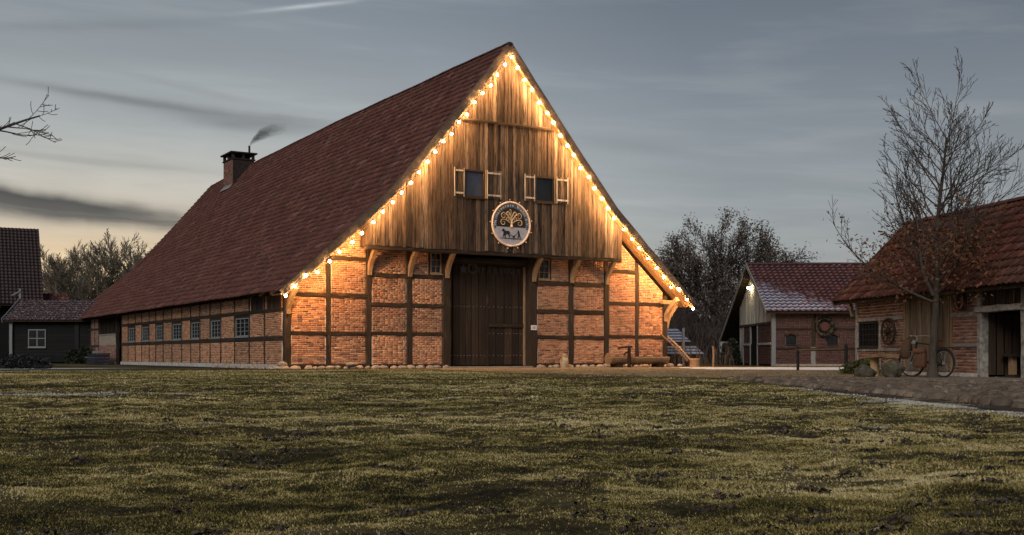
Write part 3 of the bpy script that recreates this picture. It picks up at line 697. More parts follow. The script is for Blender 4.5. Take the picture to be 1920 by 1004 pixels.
# long left wall
lposts = [0.25, 2.42, 4.44, 6.52, 8.6, 10.34, 12.07, 13.75, 15.41, 17.36, 19.18, 20.84, 22.33, 24.14, 25.73, 27.58, 29.3]
lwins = {2: (4.61, 6.25), 4: (8.77, 10.16), 6: (12.24, 13.6), 8: (15.58, 17.2), 10: (19.33, 20.68), 12: (22.48, 24.0), 14: (25.88, 27.42)}
for i, y in enumerate(lposts[1:]): TP((.09, y, .17), (.09, y, 3.1), .17, .20, M_tim_v, 'post', (1, 0, 0), 6, .008)
for (q0, q1) in ((1.16, 1.34), (2.34, 2.50)):
    for i in range(len(lposts)-1):
        TP((.075, lposts[i]+.06, (q0+q1)/2+random.uniform(-.01, .01)), (.075, lposts[i+1]-.06, (q0+q1)/2+random.uniform(-.01, .01)), .2, q1-q0, M_tim_h, 'rail', (0, 0, 1), 4, .007)
TP((.08, .1, 3.14), (.08, 43.1, 3.14), .2, .18, M_tim_h, 'wall_plate', (0, 0, 1), 24, .01)
for i in range(len(lposts)-1):
    a, b = lposts[i]+(.09 if i else .06), lposts[i+1]-.09
    panel(barn, LW, [(a, .19), (b, .19), (b, 1.15), (a, 1.15)], M_brick, M_mortar)
    if i in lwins:
        w0, w1 = lwins[i]; win(barn, LW, a+.02, b-.02, 1.40, 2.22, 3, 4, M_wwin, M_glass, .05, .020, .06, -.01)
        MB().hexa(LW.p(a, 2.22, -.10), LW.X*(b-a), LW.Z*.12, LW.N*.09).build('window_head', M_tim_h, barn)
    else: panel(barn, LW, [(a, 1.35), (b, 1.35), (b, 2.34), (a, 2.34)], M_brick, M_mortar)
    if i < 2:
        ht = emp('hatch', (0, 0, 0)); ht.parent = barn; n = 7
        for k in range(n): board(ht, LW, a+.12+(b-a-.24)*k/n, a+.12+(b-a-.24)*(k+1)/n, 2.50, 3.06, 3.06, -.02, M_board_dk if i else M_board, .03, 'plank', 2, .004)
        for c in (a+.06, b-.06): MB().hexa(LW.p(c-.06, 2.5, -.1), LW.X*.12, LW.Z*.56, LW.N*.09).build('brick_strip', M_brick, ht)
    else: panel(barn, LW, [(a, 2.51), (b, 2.51), (b, 3.06), (a, 3.06)], M_brick, M_mortar)
MB().box(-.06, .4, -.05, .2, 29.4, .185).build('plinth', M_plinth, barn)
# far end of that wall: dark doorway, barred bay and close-studded bays
MB().box(.5, 29.4, 0, .55, 31.0, 3.1).build('doorway_back', M_dark, barn)
TP((.1, 29.42, .0), (.1, 29.42, 3.1), .2, .22, M_tim_v, 'post', (1, 0, 0)); TP((.1, 30.95, .0), (.1, 30.95, 3.1), .2, .22, M_tim_v, 'post', (1, 0, 0))
panel(barn, LW, [(31.06, .2), (36.2, .2), (36.2, 1.25), (31.06, 1.25)], M_brick_old, M_mortar)
panel(barn, LW, [(31.06, 1.25), (36.2, 1.25), (36.2, 1.9), (31.06, 1.9)], M_stone, M_mortar)
MB().hexa(LW.p(31.06, 1.9, -.2), LW.X*5.14, LW.Z*.08, LW.N*.24).build('barred_sill', M_wwin, barn)
MB().hexa(LW.p(31.06, 1.98, -.22), LW.X*5.14, LW.Z*1.08, LW.N*.02).build('barred_back', M_dark, barn)
for k in range(9): MB().hexa(LW.p(31.2+k*.6, 1.98, -.1), LW.X*.10, LW.Z*1.08, LW.N*.06).build('bar', M_tim_v, barn)
sp = [36.3, 37.6, 38.9, 40.2, 41.6, 43.1]
for y in sp: TP((.09, y, .17), (.09, y, 3.1), .2, .2, M_tim_v, 'post', (1, 0, 0), 6, .008)
for q in (1.2, 2.35): TP((.075, 36.4, q), (.075, 43.0, q), .2, .14, M_tim_h, 'rail', (0, 0, 1), 8, .007)
for i in range(5):
    for q0, q1 in ((.2, 1.13), (1.27, 2.28), (2.42, 3.06)):
        if i == 2 and q0 > .5:
            MB().hexa(LW.p(sp[i]+.1, q0, -.12), LW.X*(sp[i+1]-sp[i]-.2), LW.Z*(q1-q0), LW.N*.06).build('barn_shutter', M_board_dk, barn); continue
        panel(barn, LW, [(sp[i]+.1, q0), (sp[i+1]-.1, q0), (sp[i+1]-.1, q1), (sp[i]+.1, q1)], M_brick_old, M_mortar)
MB().box(-.05, 31.0, -.05, .2, 43.2, .185).build('plinth', M_plinth, barn)

# roof: deck, tiles, ridge, verges
V0, V1 = -1.12, BLEN+1.0
def sag(y, u):
    f = min(1, max(0, 1-abs(u-UM)/10.5)); yy = max(0, y-10)/34
    return f*(-.55*yy**2+.012*math.sin(y*.40+1)+.012*math.sin(y*.9+f*5))+.012*math.sin(y*.9+f*9)
roof_m = MB()
for sgn in (-1, 1):
    pts = [(UM+sgn*d, z) for d, z in PROF]
    for d1_, ((a, za), (b, zb)) in zip((0, 0, 0, 1), zip(pts, pts[1:])):
        dn = Vector((za-zb, 0, abs(b-a))).normalized()*.11; dn.x *= sgn
        if d1_: b, zb = a+(b-a)*.88, za+(zb-za)*.88
        ny = 44; ys_ = [V0+(V1-V0)*q/ny for q in range(ny+1)]; vs = []
        for y in ys_:
            for (x, z) in ((a, za-.03), (b, zb-.03), (b, zb-.17), (a, za-.17)): vs.append((x, y, z+sag(y, x)))
        fs_ = [(0, 1, 2, 3), (ny*4+3, ny*4+2, ny*4+1, ny*4)]+[(q*4+k, q*4+4+k, q*4+4+(k+1) % 4, q*4+(k+1) % 4) for q in range(ny) for k in range(4)]
        roof_m.add(vs, fs_)
roof = roof_m.build('roof', M_tim_h, barn)
sl = []
pl = [(UM-d, z) for d, z in PROF][::-1]
for (a, za), (b, zb) in zip(pl, pl[1:]):
    S = Vector((b-a, 0, zb-za)); sl.append(((a-(.08 if a < 0 else 0), V0-.03, za-(.06 if a < 0 else 0)), S, S.length+(.1 if a < 0 else 0)))
tiles(barn, roof, None, (0, 1, 0), sl, V1-V0+.05, .285, .40, M_tile, 300, .011, BM, Vector((0, 0, CAMZ)), None, sag)
pr = [(UM+d, z) for d, z in PROF][::-1]; sr = []
for (a, za), (b, zb) in zip(pr, pr[1:]):
    S = Vector((b-a, 0, zb-za)); sr.append(((a, V0-.03, za), S, S.length))
tiles(barn, roof, None, (0, 1, 0), sr, 1.0, .25, .335, M_tile)       # verge courses of the far slope
MB().prism([(UM, 14.26)]+[(UM+d, z-.005) for d, z in PROF[1:]], (0, -.1, .05), (1, 0, 0), (0, 0, 1), (0, -1, 0), .001) if False else None
fs = MB()
for (a, za), (b, zb) in zip(pr, pr[1:]): fs.hexa((a, -.1, za-.05), (b-a, 0, zb-za), (0, 20, 0), (0, 0, .03))
fs.build('roof_slope', M_tile, roof)
for k in range(int((V1-V0)/.36)):
    y = V0+k*.36; vs = []
    for yy, g in ((y-.02, .012), (y+.38, 0)):
        for q in np.linspace(0, PI, 7): vs.append((UM+math.cos(q)*(.16+g), yy, 14.27+sag(yy, UM)+math.sin(q)*(.10+g)+random.uniform(-.008, .008)))
    MB().add(vs, [(i, i+1, i+8, i+7) for i in range(6)]+[(6, 5, 4, 3, 2, 1, 0)]).build('ridge_tile', M_tile, roof)
for sgn in (-1, 1):
    for (d0, z0), (d1, z1) in zip(PROF, PROF[1:]):
        TP((UM+sgn*d0, V0-.04, z0-.13), (UM+sgn*d1, V0-.04, z1-.13), .05, .34, M_bargeb, 'barge_board', (0, 0, 1), 5, .008)
        TP((UM+sgn*d0, V1+.04, z0-.10+sag(V1, UM+sgn*d0)), (UM+sgn*d1, V1+.04, z1-.10+sag(V1, UM+sgn*d1)), .05, .26, M_bargeb, 'barge_board', (0, 0, 1), 2, .006)
# soffit boards on the underside of the gable overhang
for sgn in (-1, 1):
    for (d0, z0), (d1, z1) in zip(PROF, PROF[1:]):
        for k in range(5):
            y = -1.08+k*.215
            MB().beam((UM+sgn*d0, y+.1, z0-.195), (UM+sgn*d1, y+.1, z1-.195), .2, .03, (0, 0, 1), 4, .004).build('soffit_board', M_soffit, barn)
for k in range(34):
    y = .5+k*1.28; MB().beam((-.45, y, 3.02), (.7, y, 3.98), .1, .12, (0, 0, 1), 1, .005).build('rafter_end', M_tim_h, barn)
# chimney
chm = MB().box(8.6, 34.3, 11.0, 10.15, 36.4, 14.35).build('chimney', M_mortar_dk, barn)
for fr_, w in ((Fr((8.6, 36.4, 0), (0, -1, 0), (-1, 0, 0)), 2.1), (Fr((8.6, 34.3, 0), (1, 0, 0), (0, -1, 0)), 1.55)):
    mt = []
    for r in range(30):
        z = 12.2+r*.075; x = -.12*(r % 2)
        if z > 14.3: break
        while x < w-.02:
            q0, q1 = max(x, .005), min(x+.24, w-.005)
            if q1-q0 > .05: mt.append(np.array(fr_.mat((q0+q1)/2, z, .0, q1-q0-.012, .063, .03)))
            x += .24
    scatter('brickwork', BRK_V, BRK_F, mt, M_brick_old if w > 2 else M_shade_b, chm, 'stuff')  # lit left face lighter, shaded front darker, both by brick colour
MB().box(8.52, 34.22, 14.35, 10.23, 36.48, 14.43).build('chimney_band', M_shade_b, chm)
for x in (8.66, 9.38, 10.09):
    for y in (34.36, 35.35, 36.34):
        if x == 9.38 and y == 35.35: continue
        MB().box(x-.09, y-.09, 14.43, x+.09, y+.09, 14.78).build('chimney_pier', M_shade_b, chm)
MB().box(8.42, 34.1, 14.78, 10.33, 36.6, 14.88).build('chimney_cap', M_iron, chm)
MB().tube([(9.9, 34.6, 14.88), (9.9, 34.6, 15.42)], .075, 8).build('flue_pipe', M_iron, chm)
fl = MB(); fl.hexa((8.33, 34.25, rz(8.33)-.02), (.28, 0, rz(8.61)-rz(8.33)), (0, 2.2, 0), (0, 0, .02)); fl.build('flashing', M_steel, chm)
# foundation stones along the gable and the corner
x = -.4; k = 0
while x < 19.6:
    r = random.uniform(.11, .21)
    if not (7.5 < x < 11.9):
        MB().blob((x, -.24+random.uniform(-.1, .06), .035), r, .22, 2, (1.15, .8, .62)).build('foundation_stone', M_stone, barn, smooth=True)
    x += r*random.uniform(1.9, 2.7)
for y in np.arange(.3, 9, .55): MB().blob((-.3+random.uniform(-.12, .06), y+random.uniform(-.15, .15), .02), random.uniform(.10, .20), .22, 2, (.8, 1.1, .6)).build('foundation_stone', M_stone, barn, smooth=True)
MB().blob((-.12, -.1, .16), .22, .2, 2, (1, .9, .75)).build('foundation_stone', M_stone, barn, smooth=True)
MB().blob((2.75, -.35, .2), .17, .3, 2, (1.3, .8, .6)).build('foundation_stone', M_stone, barn, smooth=True)

# ------------------------------------------------------------------ string lights (each hangs from the barn)
bulb_me = None
def bulb_mesh():
    m = MB(); m.lathe((0, 0, -.10), [(.012, -.05), (.032, -.042), (.045, -.016), (.046, .01), (.034, .045), (.022, .07)], 10)
    me = m.mesh('bulb', True); me.materials.append(M_bulb); return me
sock_me = MB().lathe((0, 0, 0), [(.035, -.045), (.035, .03), (.02, .05)], 8).mesh('socket'); sock_me.materials.append(M_iron)
bulb_me = bulb_mesh()
for sgn, nm in ((-1, 'left'), (1, 'right')):
    s_ = emp('string_light', BO, BRZ, 'string of glowing warm bulbs under the %s slope of the big barn gable' % nm, 'string lights', 'string lights along the barn gable')
    pts = []
    for (d0, z0), (d1, z1) in zip(PROF, PROF[1:]):
        n = max(2, int(round(math.hypot(d1-d0, z1-z0)/.60)))
        for k in range(n): pts.append((UM+sgn*(d0+(d1-d0)*k/n), z0+(z1-z0)*k/n))
    pts.append((UM+sgn*10.42, 3.2))
    if sgn < 0: pts = pts[1:]
    cab = []
    drop = .46
    P3 = []
    for i, (a, z) in enumerate(pts):
        zz = max(z-drop*(1 if i < len(pts)-3 else .45), 2.9); P3.append(Vector((a-sgn*.04+random.uniform(-.05, .05), -1.24+random.uniform(-.04, .04), zz+random.uniform(-.06, .05))))
    for i, p in enumerate(P3):
        cab.append(p)
        if i+1 < len(P3): cab.append(p.lerp(P3[i+1], .5)-Vector((0, 0, random.uniform(.02, .08))))
    MB().tube(cab, .018, 5).build('cable', M_soot, s_)
    for p in P3:
        so_ = bpy.data.objects.new('socket', sock_me); COL.objects.link(so_); so_.parent = s_; so_.location = p-Vector((0, 0, .03))
        b_ = bpy.data.objects.new('bulb', bulb_me); COL.objects.link(b_); b_.parent = s_; b_.location = p; b_.rotation_euler = (random.uniform(-.2, .2), random.uniform(-.2, .2), 0)

# ------------------------------------------------------------------ round sign on the gable
EC = Vector((10.19, -.86, 6.38)); sign = emp('round_sign', BM @ EC, BRZ, 'round emblem sign with gold tree and ploughing horse on the barn gable', 'sign')
D = lambda pts, y, d, mat, name, par=None: MB().prism(pts, (0, y, 0), (1, 0, 0), (0, 0, 1), (0, -1, 0), d).build(name, mat, par or sign)
circ = lambda r, a0=0, a1=360, n=48: [(r*math.cos(R(a0+(a1-a0)*i/n)), r*math.sin(R(a0+(a1-a0)*i/n))) for i in range(n+(0 if a1-a0 == 360 else 1))]
M_sgr = varied('sign grey paint', [(.44, .41, .42), (.44, .41, .42)], 8, .3, .7, .3, .1, .002)
M_sdk = varied('sign dark ground', [(.035, .028, .026), (.035, .028, .026)], 8, .3, .7, .3, .1, .002)
M_srim = varied('sign ring', [(.62, .50, .42), (.62, .50, .42)], 8, .2, .6, .3, .1, .002)
M_sband = varied('sign letter band', [(.13, .12, .135), (.13, .12, .135)], 8, .3, .7, .3, .1, .002)
M_gold = varied('gold paint', [(.50, .37, .21), (.44, .32, .18)], 10, .3, .45, .4, .1, .002)
D(circ(.95), .0, .05, M_sband, 'disc'); D(circ(.74, 0, 180), -.006, .02, M_sdk, 'upper_field')
D(circ(.945, 188, 352), -.008, .02, M_sgr, 'lower_field'); D([(-.74, -.13), (.74, -.13), (.74, .0), (-.74, .0)], -.010, .02, M_sdk, 'field_band')
MB().tube([(.97*math.cos(q), -.01, .97*math.sin(q)) for q in np.linspace(0, 2*PI, 49)[:-1]], .045, 8, True).build('rim', M_srim, sign, smooth=True)
LET = varied('sign letters', [(.60, .60, .60), (.60, .60, .60)], 8, .2, .6, .3, .1, .002)
def arc_text(s, a0, a1, r, size):
    for i, ch in enumerate(s):
        if ch == ' ': continue
        q = R(a0+(a1-a0)*i/(len(s)-1)); me = text_mesh(ch, size, .008)
        o = link('letter', me, LET, sign); o.location = (r*math.cos(q), -.016, r*math.sin(q)); o.rotation_euler = (R(90), -(q-PI/2), 0)
arc_text('Heimatverein', 182, 84, .84, .20); arc_text('Vreden e.V.', 66, -4, .84, .20)
for q in (-12, 192): D([(.84*math.cos(R(q))+.04*math.cos(t), .84*math.sin(R(q))+.04*math.sin(t)) for t in np.linspace(0, 2*PI, 10)[:-1]], -.02, .01, M_ink, 'dot')
tr_ = MB(); tr_.tube([(0, -.035, -.14), (.0, -.035, .05), (.0, -.035, .22)], [.065, .04, .03], 6)
def spiral(x0, z0, cx, cz, r, sg, turns=1.15):
    a0 = math.atan2(z0-cz, x0-cx); pts = []
    for t in np.linspace(0, 1, 22): q = a0+sg*t*turns*2*PI; rr = r*(1-.78*t); pts.append((cx+rr*math.cos(q), -.035, cz+rr*math.sin(q)))
    return pts
for sx in (-1, 1):
    for (bz, cx, cz, r) in ((.02, .42, .06, .15), (.10, .19, .20, .10), (.18, .40, .36, .14), (.26, .16, .46, .10)):
        sp_ = spiral(cx*sx, cz+r, cx*sx, cz, r, -sx)
        tr_.tube([(0, -.035, bz)]+[(cx*sx*.5, -.035, (bz+cz+r)/2+.04)]+sp_, [.026]*2+list(np.linspace(.022, .010, len(sp_))), 5)
tr_.tube([(0, -.035, .2), (-.03, -.035, .4), (-.02, -.035, .6)], [.03, .02, .012], 5); tr_.lathe((-.06, -.03, .63), [(.035, -.02), (.035, .02)], 8, (0, -1, 0))
tr_.build('tree_emblem', M_gold, sign)
horse = [(-.48, -.27), (-.42, -.21), (-.37, -.22), (-.33, -.29), (-.24, -.31), (-.14, -.30), (-.08, -.33), (-.06, -.42), (-.09, -.40), (-.10, -.45), (-.06, -.55), (-.10, -.60), (-.13, -.55), (-.15, -.46), (-.27, -.46), (-.30, -.55), (-.28, -.61), (-.33, -.61), (-.35, -.50), (-.39, -.52), (-.42, -.60), (-.45, -.59), (-.42, -.48), (-.40, -.38), (-.44, -.31), (-.50, -.33)]
D(horse, -.022, .012, M_ink, 'horse_emblem')
man = [(.33, -.27), (.37, -.24), (.40, -.28), (.43, -.36), (.46, -.48), (.50, -.60), (.45, -.60), (.41, -.50), (.37, -.60), (.33, -.60), (.36, -.47), (.35, -.38), (.27, -.40), (.26, -.43), (.34, -.34)]
D(man, -.022, .012, M_ink, 'ploughman_emblem')
D([(-.08, -.42), (.05, -.50), (.15, -.50), (.28, -.42), (.29, -.44), (.17, -.53), (.20, -.60), (.08, -.60), (.06, -.54), (-.08, -.45)], -.022, .012, M_ink, 'plough_emblem')
D([(-.62, -.62), (.58, -.62), (.55, -.645), (.1, -.66), (-.3, -.65), (-.58, -.64)], -.022, .012, M_ink, 'furrow_emblem')
sb_me = ico(.03, 1); sb_me.materials.append(M_bulb_s)
for k in range(13):
    q = R(90+k*360/13+4); o = bpy.data.objects.new('bulb', sb_me); COL.objects.link(o); o.parent = sign; o.location = (1.08*math.cos(q), -.02, 1.08*math.sin(q))

# dark cut-out lettering with a star over the great door, house number plate
xl = emp('door_lettering', BL(9.65, -.30, 4.36), BRZ, 'dark Christmas lettering with a small star hanging over the barn door', 'sign')
for i, ch in enumerate('Christmas'):
    o = link('letter', text_mesh(ch, .52 if i else .64, .015), M_iron, xl); o.location = (-1.16+i*.305, 0, random.uniform(-.02, .02)); o.rotation_euler = (R(90), 0, 0)
MB().beam((-1.75, .03, .34), (1.65, .03, .34), .03, .03).build('rail', M_tim_h, xl)
for x in (-1.6, 0, 1.5): MB().tube([(x, .03, .34), (x, .03, .74)], .008, 4).build('hanger', M_iron, xl)
st = []
for k in range(10): r = .24 if k % 2 == 0 else .10; st.append((-1.55+r*math.cos(R(90+36*k)), -.02+r*math.sin(R(90+36*k))))
MB().prism(st, (0, 0, 0), (1, 0, 0), (0, 0, 1), (0, -1, 0), .03).build('star', M_iron, xl)
pl_ = emp('number_plate', BL(11.89, -.05, 1.83), BRZ, 'small white house number plate reading 10 on the right door post', 'sign')
MB().box(-.155, -.012, -.11, .155, .0, .11).build('plate', M_plate, pl_)
o = link('digits', text_mesh('10', .17, .003), M_ink, pl_); o.location = (0, -.016, 0); o.rotation_euler = (R(90), 0, 0)

# smoke from the flue
def smoke():
    pts = [Vector((0, 0, 0)), Vector((.25, -.1, .35)), Vector((.8, -.2, .75)), Vector((1.7, -.35, 1.05)), Vector((2.9, -.5, 1.2))]
    m = MB(); m.tube(pts, [.07, .24, .48, .55, .35], 12)
    ma = bpy.data.materials.new('smoke'); ma.use_nodes = True; t = ma.node_tree; t.nodes.clear()
    tco = N(t, 'ShaderNodeTexCoord').outputs['Object']; n = noise(t, vmul(t, tco, (1.2, 1.2, 3.2)), 1.6, 4, .6, .6)
    sp = N(t, 'ShaderNodeSeparateXYZ', inp={0: tco}); fx = ramp(t, mth(t, 'DIVIDE', sp.outputs[0], 2.9), [(0, 1), (.25, .75), (.55, .25), (1, 0)])
    xn = mth(t, 'DIVIDE', sp.outputs[0], 2.9)
    zc = mth(t, 'MULTIPLY', ramp(t, xn, [(0, 0), (.086, .27), (.276, .577), (.586, .81), (1, .92)]), 1.3)
    rr = ramp(t, xn, [(0, .10), (.086, .24), (.276, .46), (.586, .52), (1, .4)])
    d2 = mth(t, 'ADD', mth(t, 'POWER', mth(t, 'ABSOLUTE', mth(t, 'SUBTRACT', sp.outputs[2], zc)), 2), mth(t, 'POWER', mth(t, 'ABSOLUTE', mth(t, 'ADD', sp.outputs[1], mth(t, 'MULTIPLY', sp.outputs[0], .19))), 2))
    fall = mth(t, 'SUBTRACT', 1.0, mth(t, 'DIVIDE', d2, mth(t, 'MULTIPLY', rr, rr)), clamp=True)
    de = mth(t, 'MULTIPLY', mth(t, 'MULTIPLY', mth(t, 'MULTIPLY', ramp(t, n, [(.2, .15), (.8, 1)]), fx), fall), 6.5)
    pv = N(t, 'ShaderNodeVolumePrincipled', inp={'Color': (.10, .10, .11, 1), 'Density': de}); t.links.new(pv.outputs[0], N(t, 'ShaderNodeOutputMaterial').inputs['Volume'])
    o = m.build('smoke_plume', ma); o.location = BL(9.9, 34.6, 15.42)
    tag(o, 'dark wisp of smoke drifting from the barn chimney pipe', 'smoke')
smoke()

# ------------------------------------------------------------------ things in front of the barn
def log_u(name, L, r, mat, par):
    m = MB(); prof = []
    for k in range(13): q = R(180+15*k); prof.append((r*math.cos(q), r*math.sin(q)*.95))
    prof += [(r*.92, .06), (r*.66, .06)]+[(r*.62*math.cos(R(-15-25*k)), r*.55*math.sin(R(-15-25*k))) for k in range(7)]+[(-r*.66, .06), (-r*.92, .06)]
    vs = []; k = len(prof); nseg = 10
    for i in range(nseg+1):
        x = -L/2+L*i/nseg; s = 1+.05*math.sin(i*1.3)
        for a, b in prof: vs.append((x, a*s+random.uniform(-.006, .006), b*s+random.uniform(-.006, .006)))
    fs_ = [tuple(range(k))[::-1], tuple(range(nseg*k, nseg*k+k))]+[(i*k+j, i*k+(j+1) % k, (i+1)*k+(j+1) % k, (i+1)*k+j) for i in range(nseg) for j in range(k)]
    return m.add(vs, fs_).build(name, mat, par)
tro = emp('log_trough', BL(16.95, -1.2), BRZ, 'hollowed log trough on timber bearers at the right foot of the barn gable', 'trough')
o = log_u('trough_body', 3.4, .30, M_log, tro); o.location.z = .44
for x in (-1.2, 1.2): MB().beam((x, -.35, .09), (x, .35, .09), .22, .18, (0, 0, 1), 2, .01).build('bearer', M_tim_h, tro)
MB().lathe((-1.71, 0, .40), [(.27, -.03), (.28, .0), (.15, .012)], 14, (-1, 0, 0)).build('log_end', M_log, tro)
pu = emp('water_pump', BL(16.05, -1.75), BRZ, 'old dark hand pump with a short spout arm in front of the log trough', 'pump')
MB().tube([(0, 0, 0), (0, 0, .78), (.02, 0, .98)], [.09, .08, .06], 8).build('post', M_tim_v, pu)
MB().beam((-.62, 0, .90), (.16, 0, .97), .09, .09, (0, 0, 1), 3, .006).build('handle', M_rust, pu)
MB().tube([(0, 0, .70), (.0, .25, .70), (0, .40, .58)], .035, 7).build('spout', M_iron, pu)
can = emp('milk_can', BL(13.2, -.6), BRZ+.4, 'old tan milk can with lid standing before the brick wall', 'milk can')
MB().lathe((0, 0, -.02), [(.18, 0), (.19, .02), (.19, .36), (.17, .42), (.11, .48), (.11, .53), (.14, .56)], 18).build('body', M_can, can, smooth=True)
MB().lathe((0, 0, .55), [(.13, 0), (.12, .04), (.04, .06), (.04, .09)], 14).build('lid', M_can, can, smooth=True)
for s in (-1, 1): MB().tube([(s*.15, 0, .42), (s*.24, 0, .45), (s*.24, 0, .34), (s*.18, 0, .32)], .012, 5).build('handle', M_rust, can)
for i, (p, q, lb) in enumerate((((18.72, -.72, 1.60), (20.15, -1.0, .30), 'longer wooden cart shaft leaning on the right barn corner'), ((19.35, -.45, 1.50), (20.4, -.9, .35), 'shorter stout wooden shaft leaning behind the longer one at the barn corner'))):
    A = BL(*q); Bp = BL(*p); o = MB().tube([Vector((0, 0, 0)), (Bp-A)*.5+Vector((0, 0, .06)), Bp-A], [.060-.008*i, .045, .026], 7).build('cart_shaft', M_cut if i else M_log)
    o.location = A; tag(o, lb, 'wooden shaft', 'shafts leaning at the barn corner')
stp = emp('tree_stump', BL(20.55, -1.1), 0, 'sawn tree stump standing beside the leaning shafts', 'stump')
MB().lathe((0, 0, 0), [(.30, -.03), (.26, .08), (.245, .36)], 14).build('stump_body', M_log, stp); MB().lathe((0, 0, .36), [(.25, 0), (.25, .04), (.24, .05)], 14).build('cut_face', M_cut, stp)
for i, (a, b, r, lb) in enumerate(((18.9, -1.2, .16, 'pale stone lying at the right end of the log trough'), (19.35, -1.4, .12, 'smaller stone between the log trough and the stump'))):
    o = MB().blob((0, 0, 0), r, .2, 2, (1.2, .9, .8)).build('loose_stone', M_stone, smooth=True); o.location = BL(a, b, r*.5); tag(o, lb, 'stone')

# satellite dish, bench, crate at the far end of the long wall
ds = emp('satellite_dish', BL(-.55, 43.0, 2.35), BRZ, 'pale satellite dish on the far corner of the barn wall', 'satellite dish')
MB().lathe((0, 0, 0), [(.02, .0), (.2, -.03), (.36, -.1), (.46, -.17), (.47, -.16), (.36, -.08), (.2, -.015), (.02, .02)][::1], 18, (.75, .65, -.1)).build('reflector', M_dish, ds, smooth=True)
MB().tube([(0, 0, 0), (.3, .05, -.1), (.56, .05, -.1)], .025, 6).build('bracket', M_iron, ds)
be = emp('garden_bench', BL(-.75, 34.8), BRZ, 'grey wooden bench against the far end of the long barn wall', 'bench')
MB().box(-.22, -1.1, .42, .22, 1.1, .48).build('seat', M_wwin, be)
for y in (-.9, .9): MB().box(-.2, y-.06, 0, .2, y+.06, .42).build('leg', M_tim_v, be)
MB().beam((.26, -1.1, .78), (.26, 1.1, .78), .04, .18).build('backrest', M_wwin, be)
for y in (-.9, .9): MB().box(.235, y-.04, .48, .28, y+.04, .7).build('back_post', M_tim_v, be)
cr = emp('storage_crate', BL(-.95, 31.6), BRZ, 'low dark crate beside the bench at the long barn wall', 'crate')
for k in range(3): MB().box(-.45, -1.2, .04+k*.2, .45, 1.2, .22+k*.2).build('slat', M_box, cr)
MB().box(-.48, -1.25, .64, .48, 1.25, .70).build('lid', M_box, cr)

# ------------------------------------------------------------------ THE STABLE on the right
SO = Vector((10.56, 35.0, 0)); sdir = Vector((.184, -.983, 0)).normalized(); SRZ = math.atan2(sdir.y, sdir.x)
SM = Matrix.Translation(SO) @ Matrix.Rotation(SRZ, 4, 'Z')
# local: x along the front wall towards the camera, y = into the building (left of x is +y: x=sdir -> y = (.983,.184))
stab = emp('brick_stable', SO, SRZ, 'low brick stable with terracotta tiled roof, plank panels and a dark open doorway', 'stable')
SF = Fr((0, 0, 0), (1, 0, 0), (0, -1, 0)); SL = 14.0
WZ = 2.30
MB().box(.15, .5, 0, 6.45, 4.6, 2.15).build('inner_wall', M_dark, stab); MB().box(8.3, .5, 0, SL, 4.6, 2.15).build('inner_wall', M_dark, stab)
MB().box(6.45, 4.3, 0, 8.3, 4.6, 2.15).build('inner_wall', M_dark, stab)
MB().box(6.4, .3, -.01, 8.4, 4.3, .02).build('floor', M_soil, stab)
def SB(p0, p1, w, d, mat, name, up=(0, 1, 0), seg=6, jit=.009): return MB().beam(p0, p1, w, d, up, seg, jit, .1).build(name, mat, stab)
SB((.06, .08, 0), (.06, .08, WZ), .16, .2, M_white, 'post'); SB((1.46, .08, .1), (1.46, .08, 1.66), .10, .2, M_white, 'post')
SB((2.86, .08, 0), (2.86, .08, WZ), .10, .2, M_brace, 'post'); SB((5.2, .08, 0), (5.2, .08, WZ), .10, .2, M_brace, 'post')
SB((6.47, .08, 0), (6.47, .08, WZ), .17, .24, M_white, 'door_jamb'); SB((8.25, .08, 0), (8.25, .08, WZ), .17, .24, M_white, 'door_jamb')
SB((.12, .06, 1.62), (2.82, .06, 1.62), .2, .11, M_white, 'rail', (0, 0, 1)); SB((.12, .06, .72), (2.82, .06, .72), .2, .10, M_white, 'rail', (0, 0, 1))
SB((5.24, .06, 1.60), (6.4, .06, 1.60), .2, .13, M_white, 'rail', (0, 0, 1)); SB((5.24, .06, .81), (6.4, .06, .81), .2, .10, M_wwin, 'rail', (0, 0, 1))
SB((6.35, .04, 1.70), (8.35, .04, 1.70), .26, .16, M_white, 'lintel', (0, 0, 1))
SB((0, .08, WZ+.03), (SL, .08, WZ+.03), .2, .12, M_tim_h, 'wall_plate', (0, 0, 1), 14)
P4 = lambda a, b, c, d: [(a, c), (b, c), (b, d), (a, d)]
for (a, b, c, d, ind) in ((5.26, 6.38, .86, 1.53, True), (5.26, 6.38, .10, .76, True), (5.26, 6.38, 1.67, 2.26, True), (1.52, 2.80, .10, .66, True), (1.52, 2.8, .78, 1.56, False), (.15, 1.40, .1, .66, False), (.15, 2.80, 1.68, 2.26, False), (8.35, 13.9, .1, 2.26, False)):
    panel(stab, SF, P4(a, b, c, d), M_brick_old, M_mortar, ind=ind)
MB().box(-.0, -.05, -.05, 6.4, .15, .10).build('plinth', M_plinth, stab)
MB().box(8.35, -.05, -.05, SL, .15, .10).build('plinth', M_plinth, stab)
win(stab, SF, .17, 1.39, .79, 1.55, 6, 4, M_iron, M_glass, .05, .022, .06, -.0)
x = 2.93
while x < 5.12:
    w = random.uniform(.16, .27); w = min(w, 5.13-x); board(stab, SF, x, x+w, .12, 2.26, 2.26, random.uniform(-.01, .012), M_board_st, .03, 'board', 7, .008); x += w
MB().box(2.9, .05, .1, 5.15, .12, 2.26).build('board_backing', M_dark, stab)
x = 6.56
while x < 8.15: board(stab, SF, x, x+.125, 1.80, 2.27, 2.27, -.02, M_board, .03, 'board', 2, .004); x += .135
MB().box(6.5, .06, 1.78, 8.2, .10, 2.28).build('board_backing', M_dark, stab)
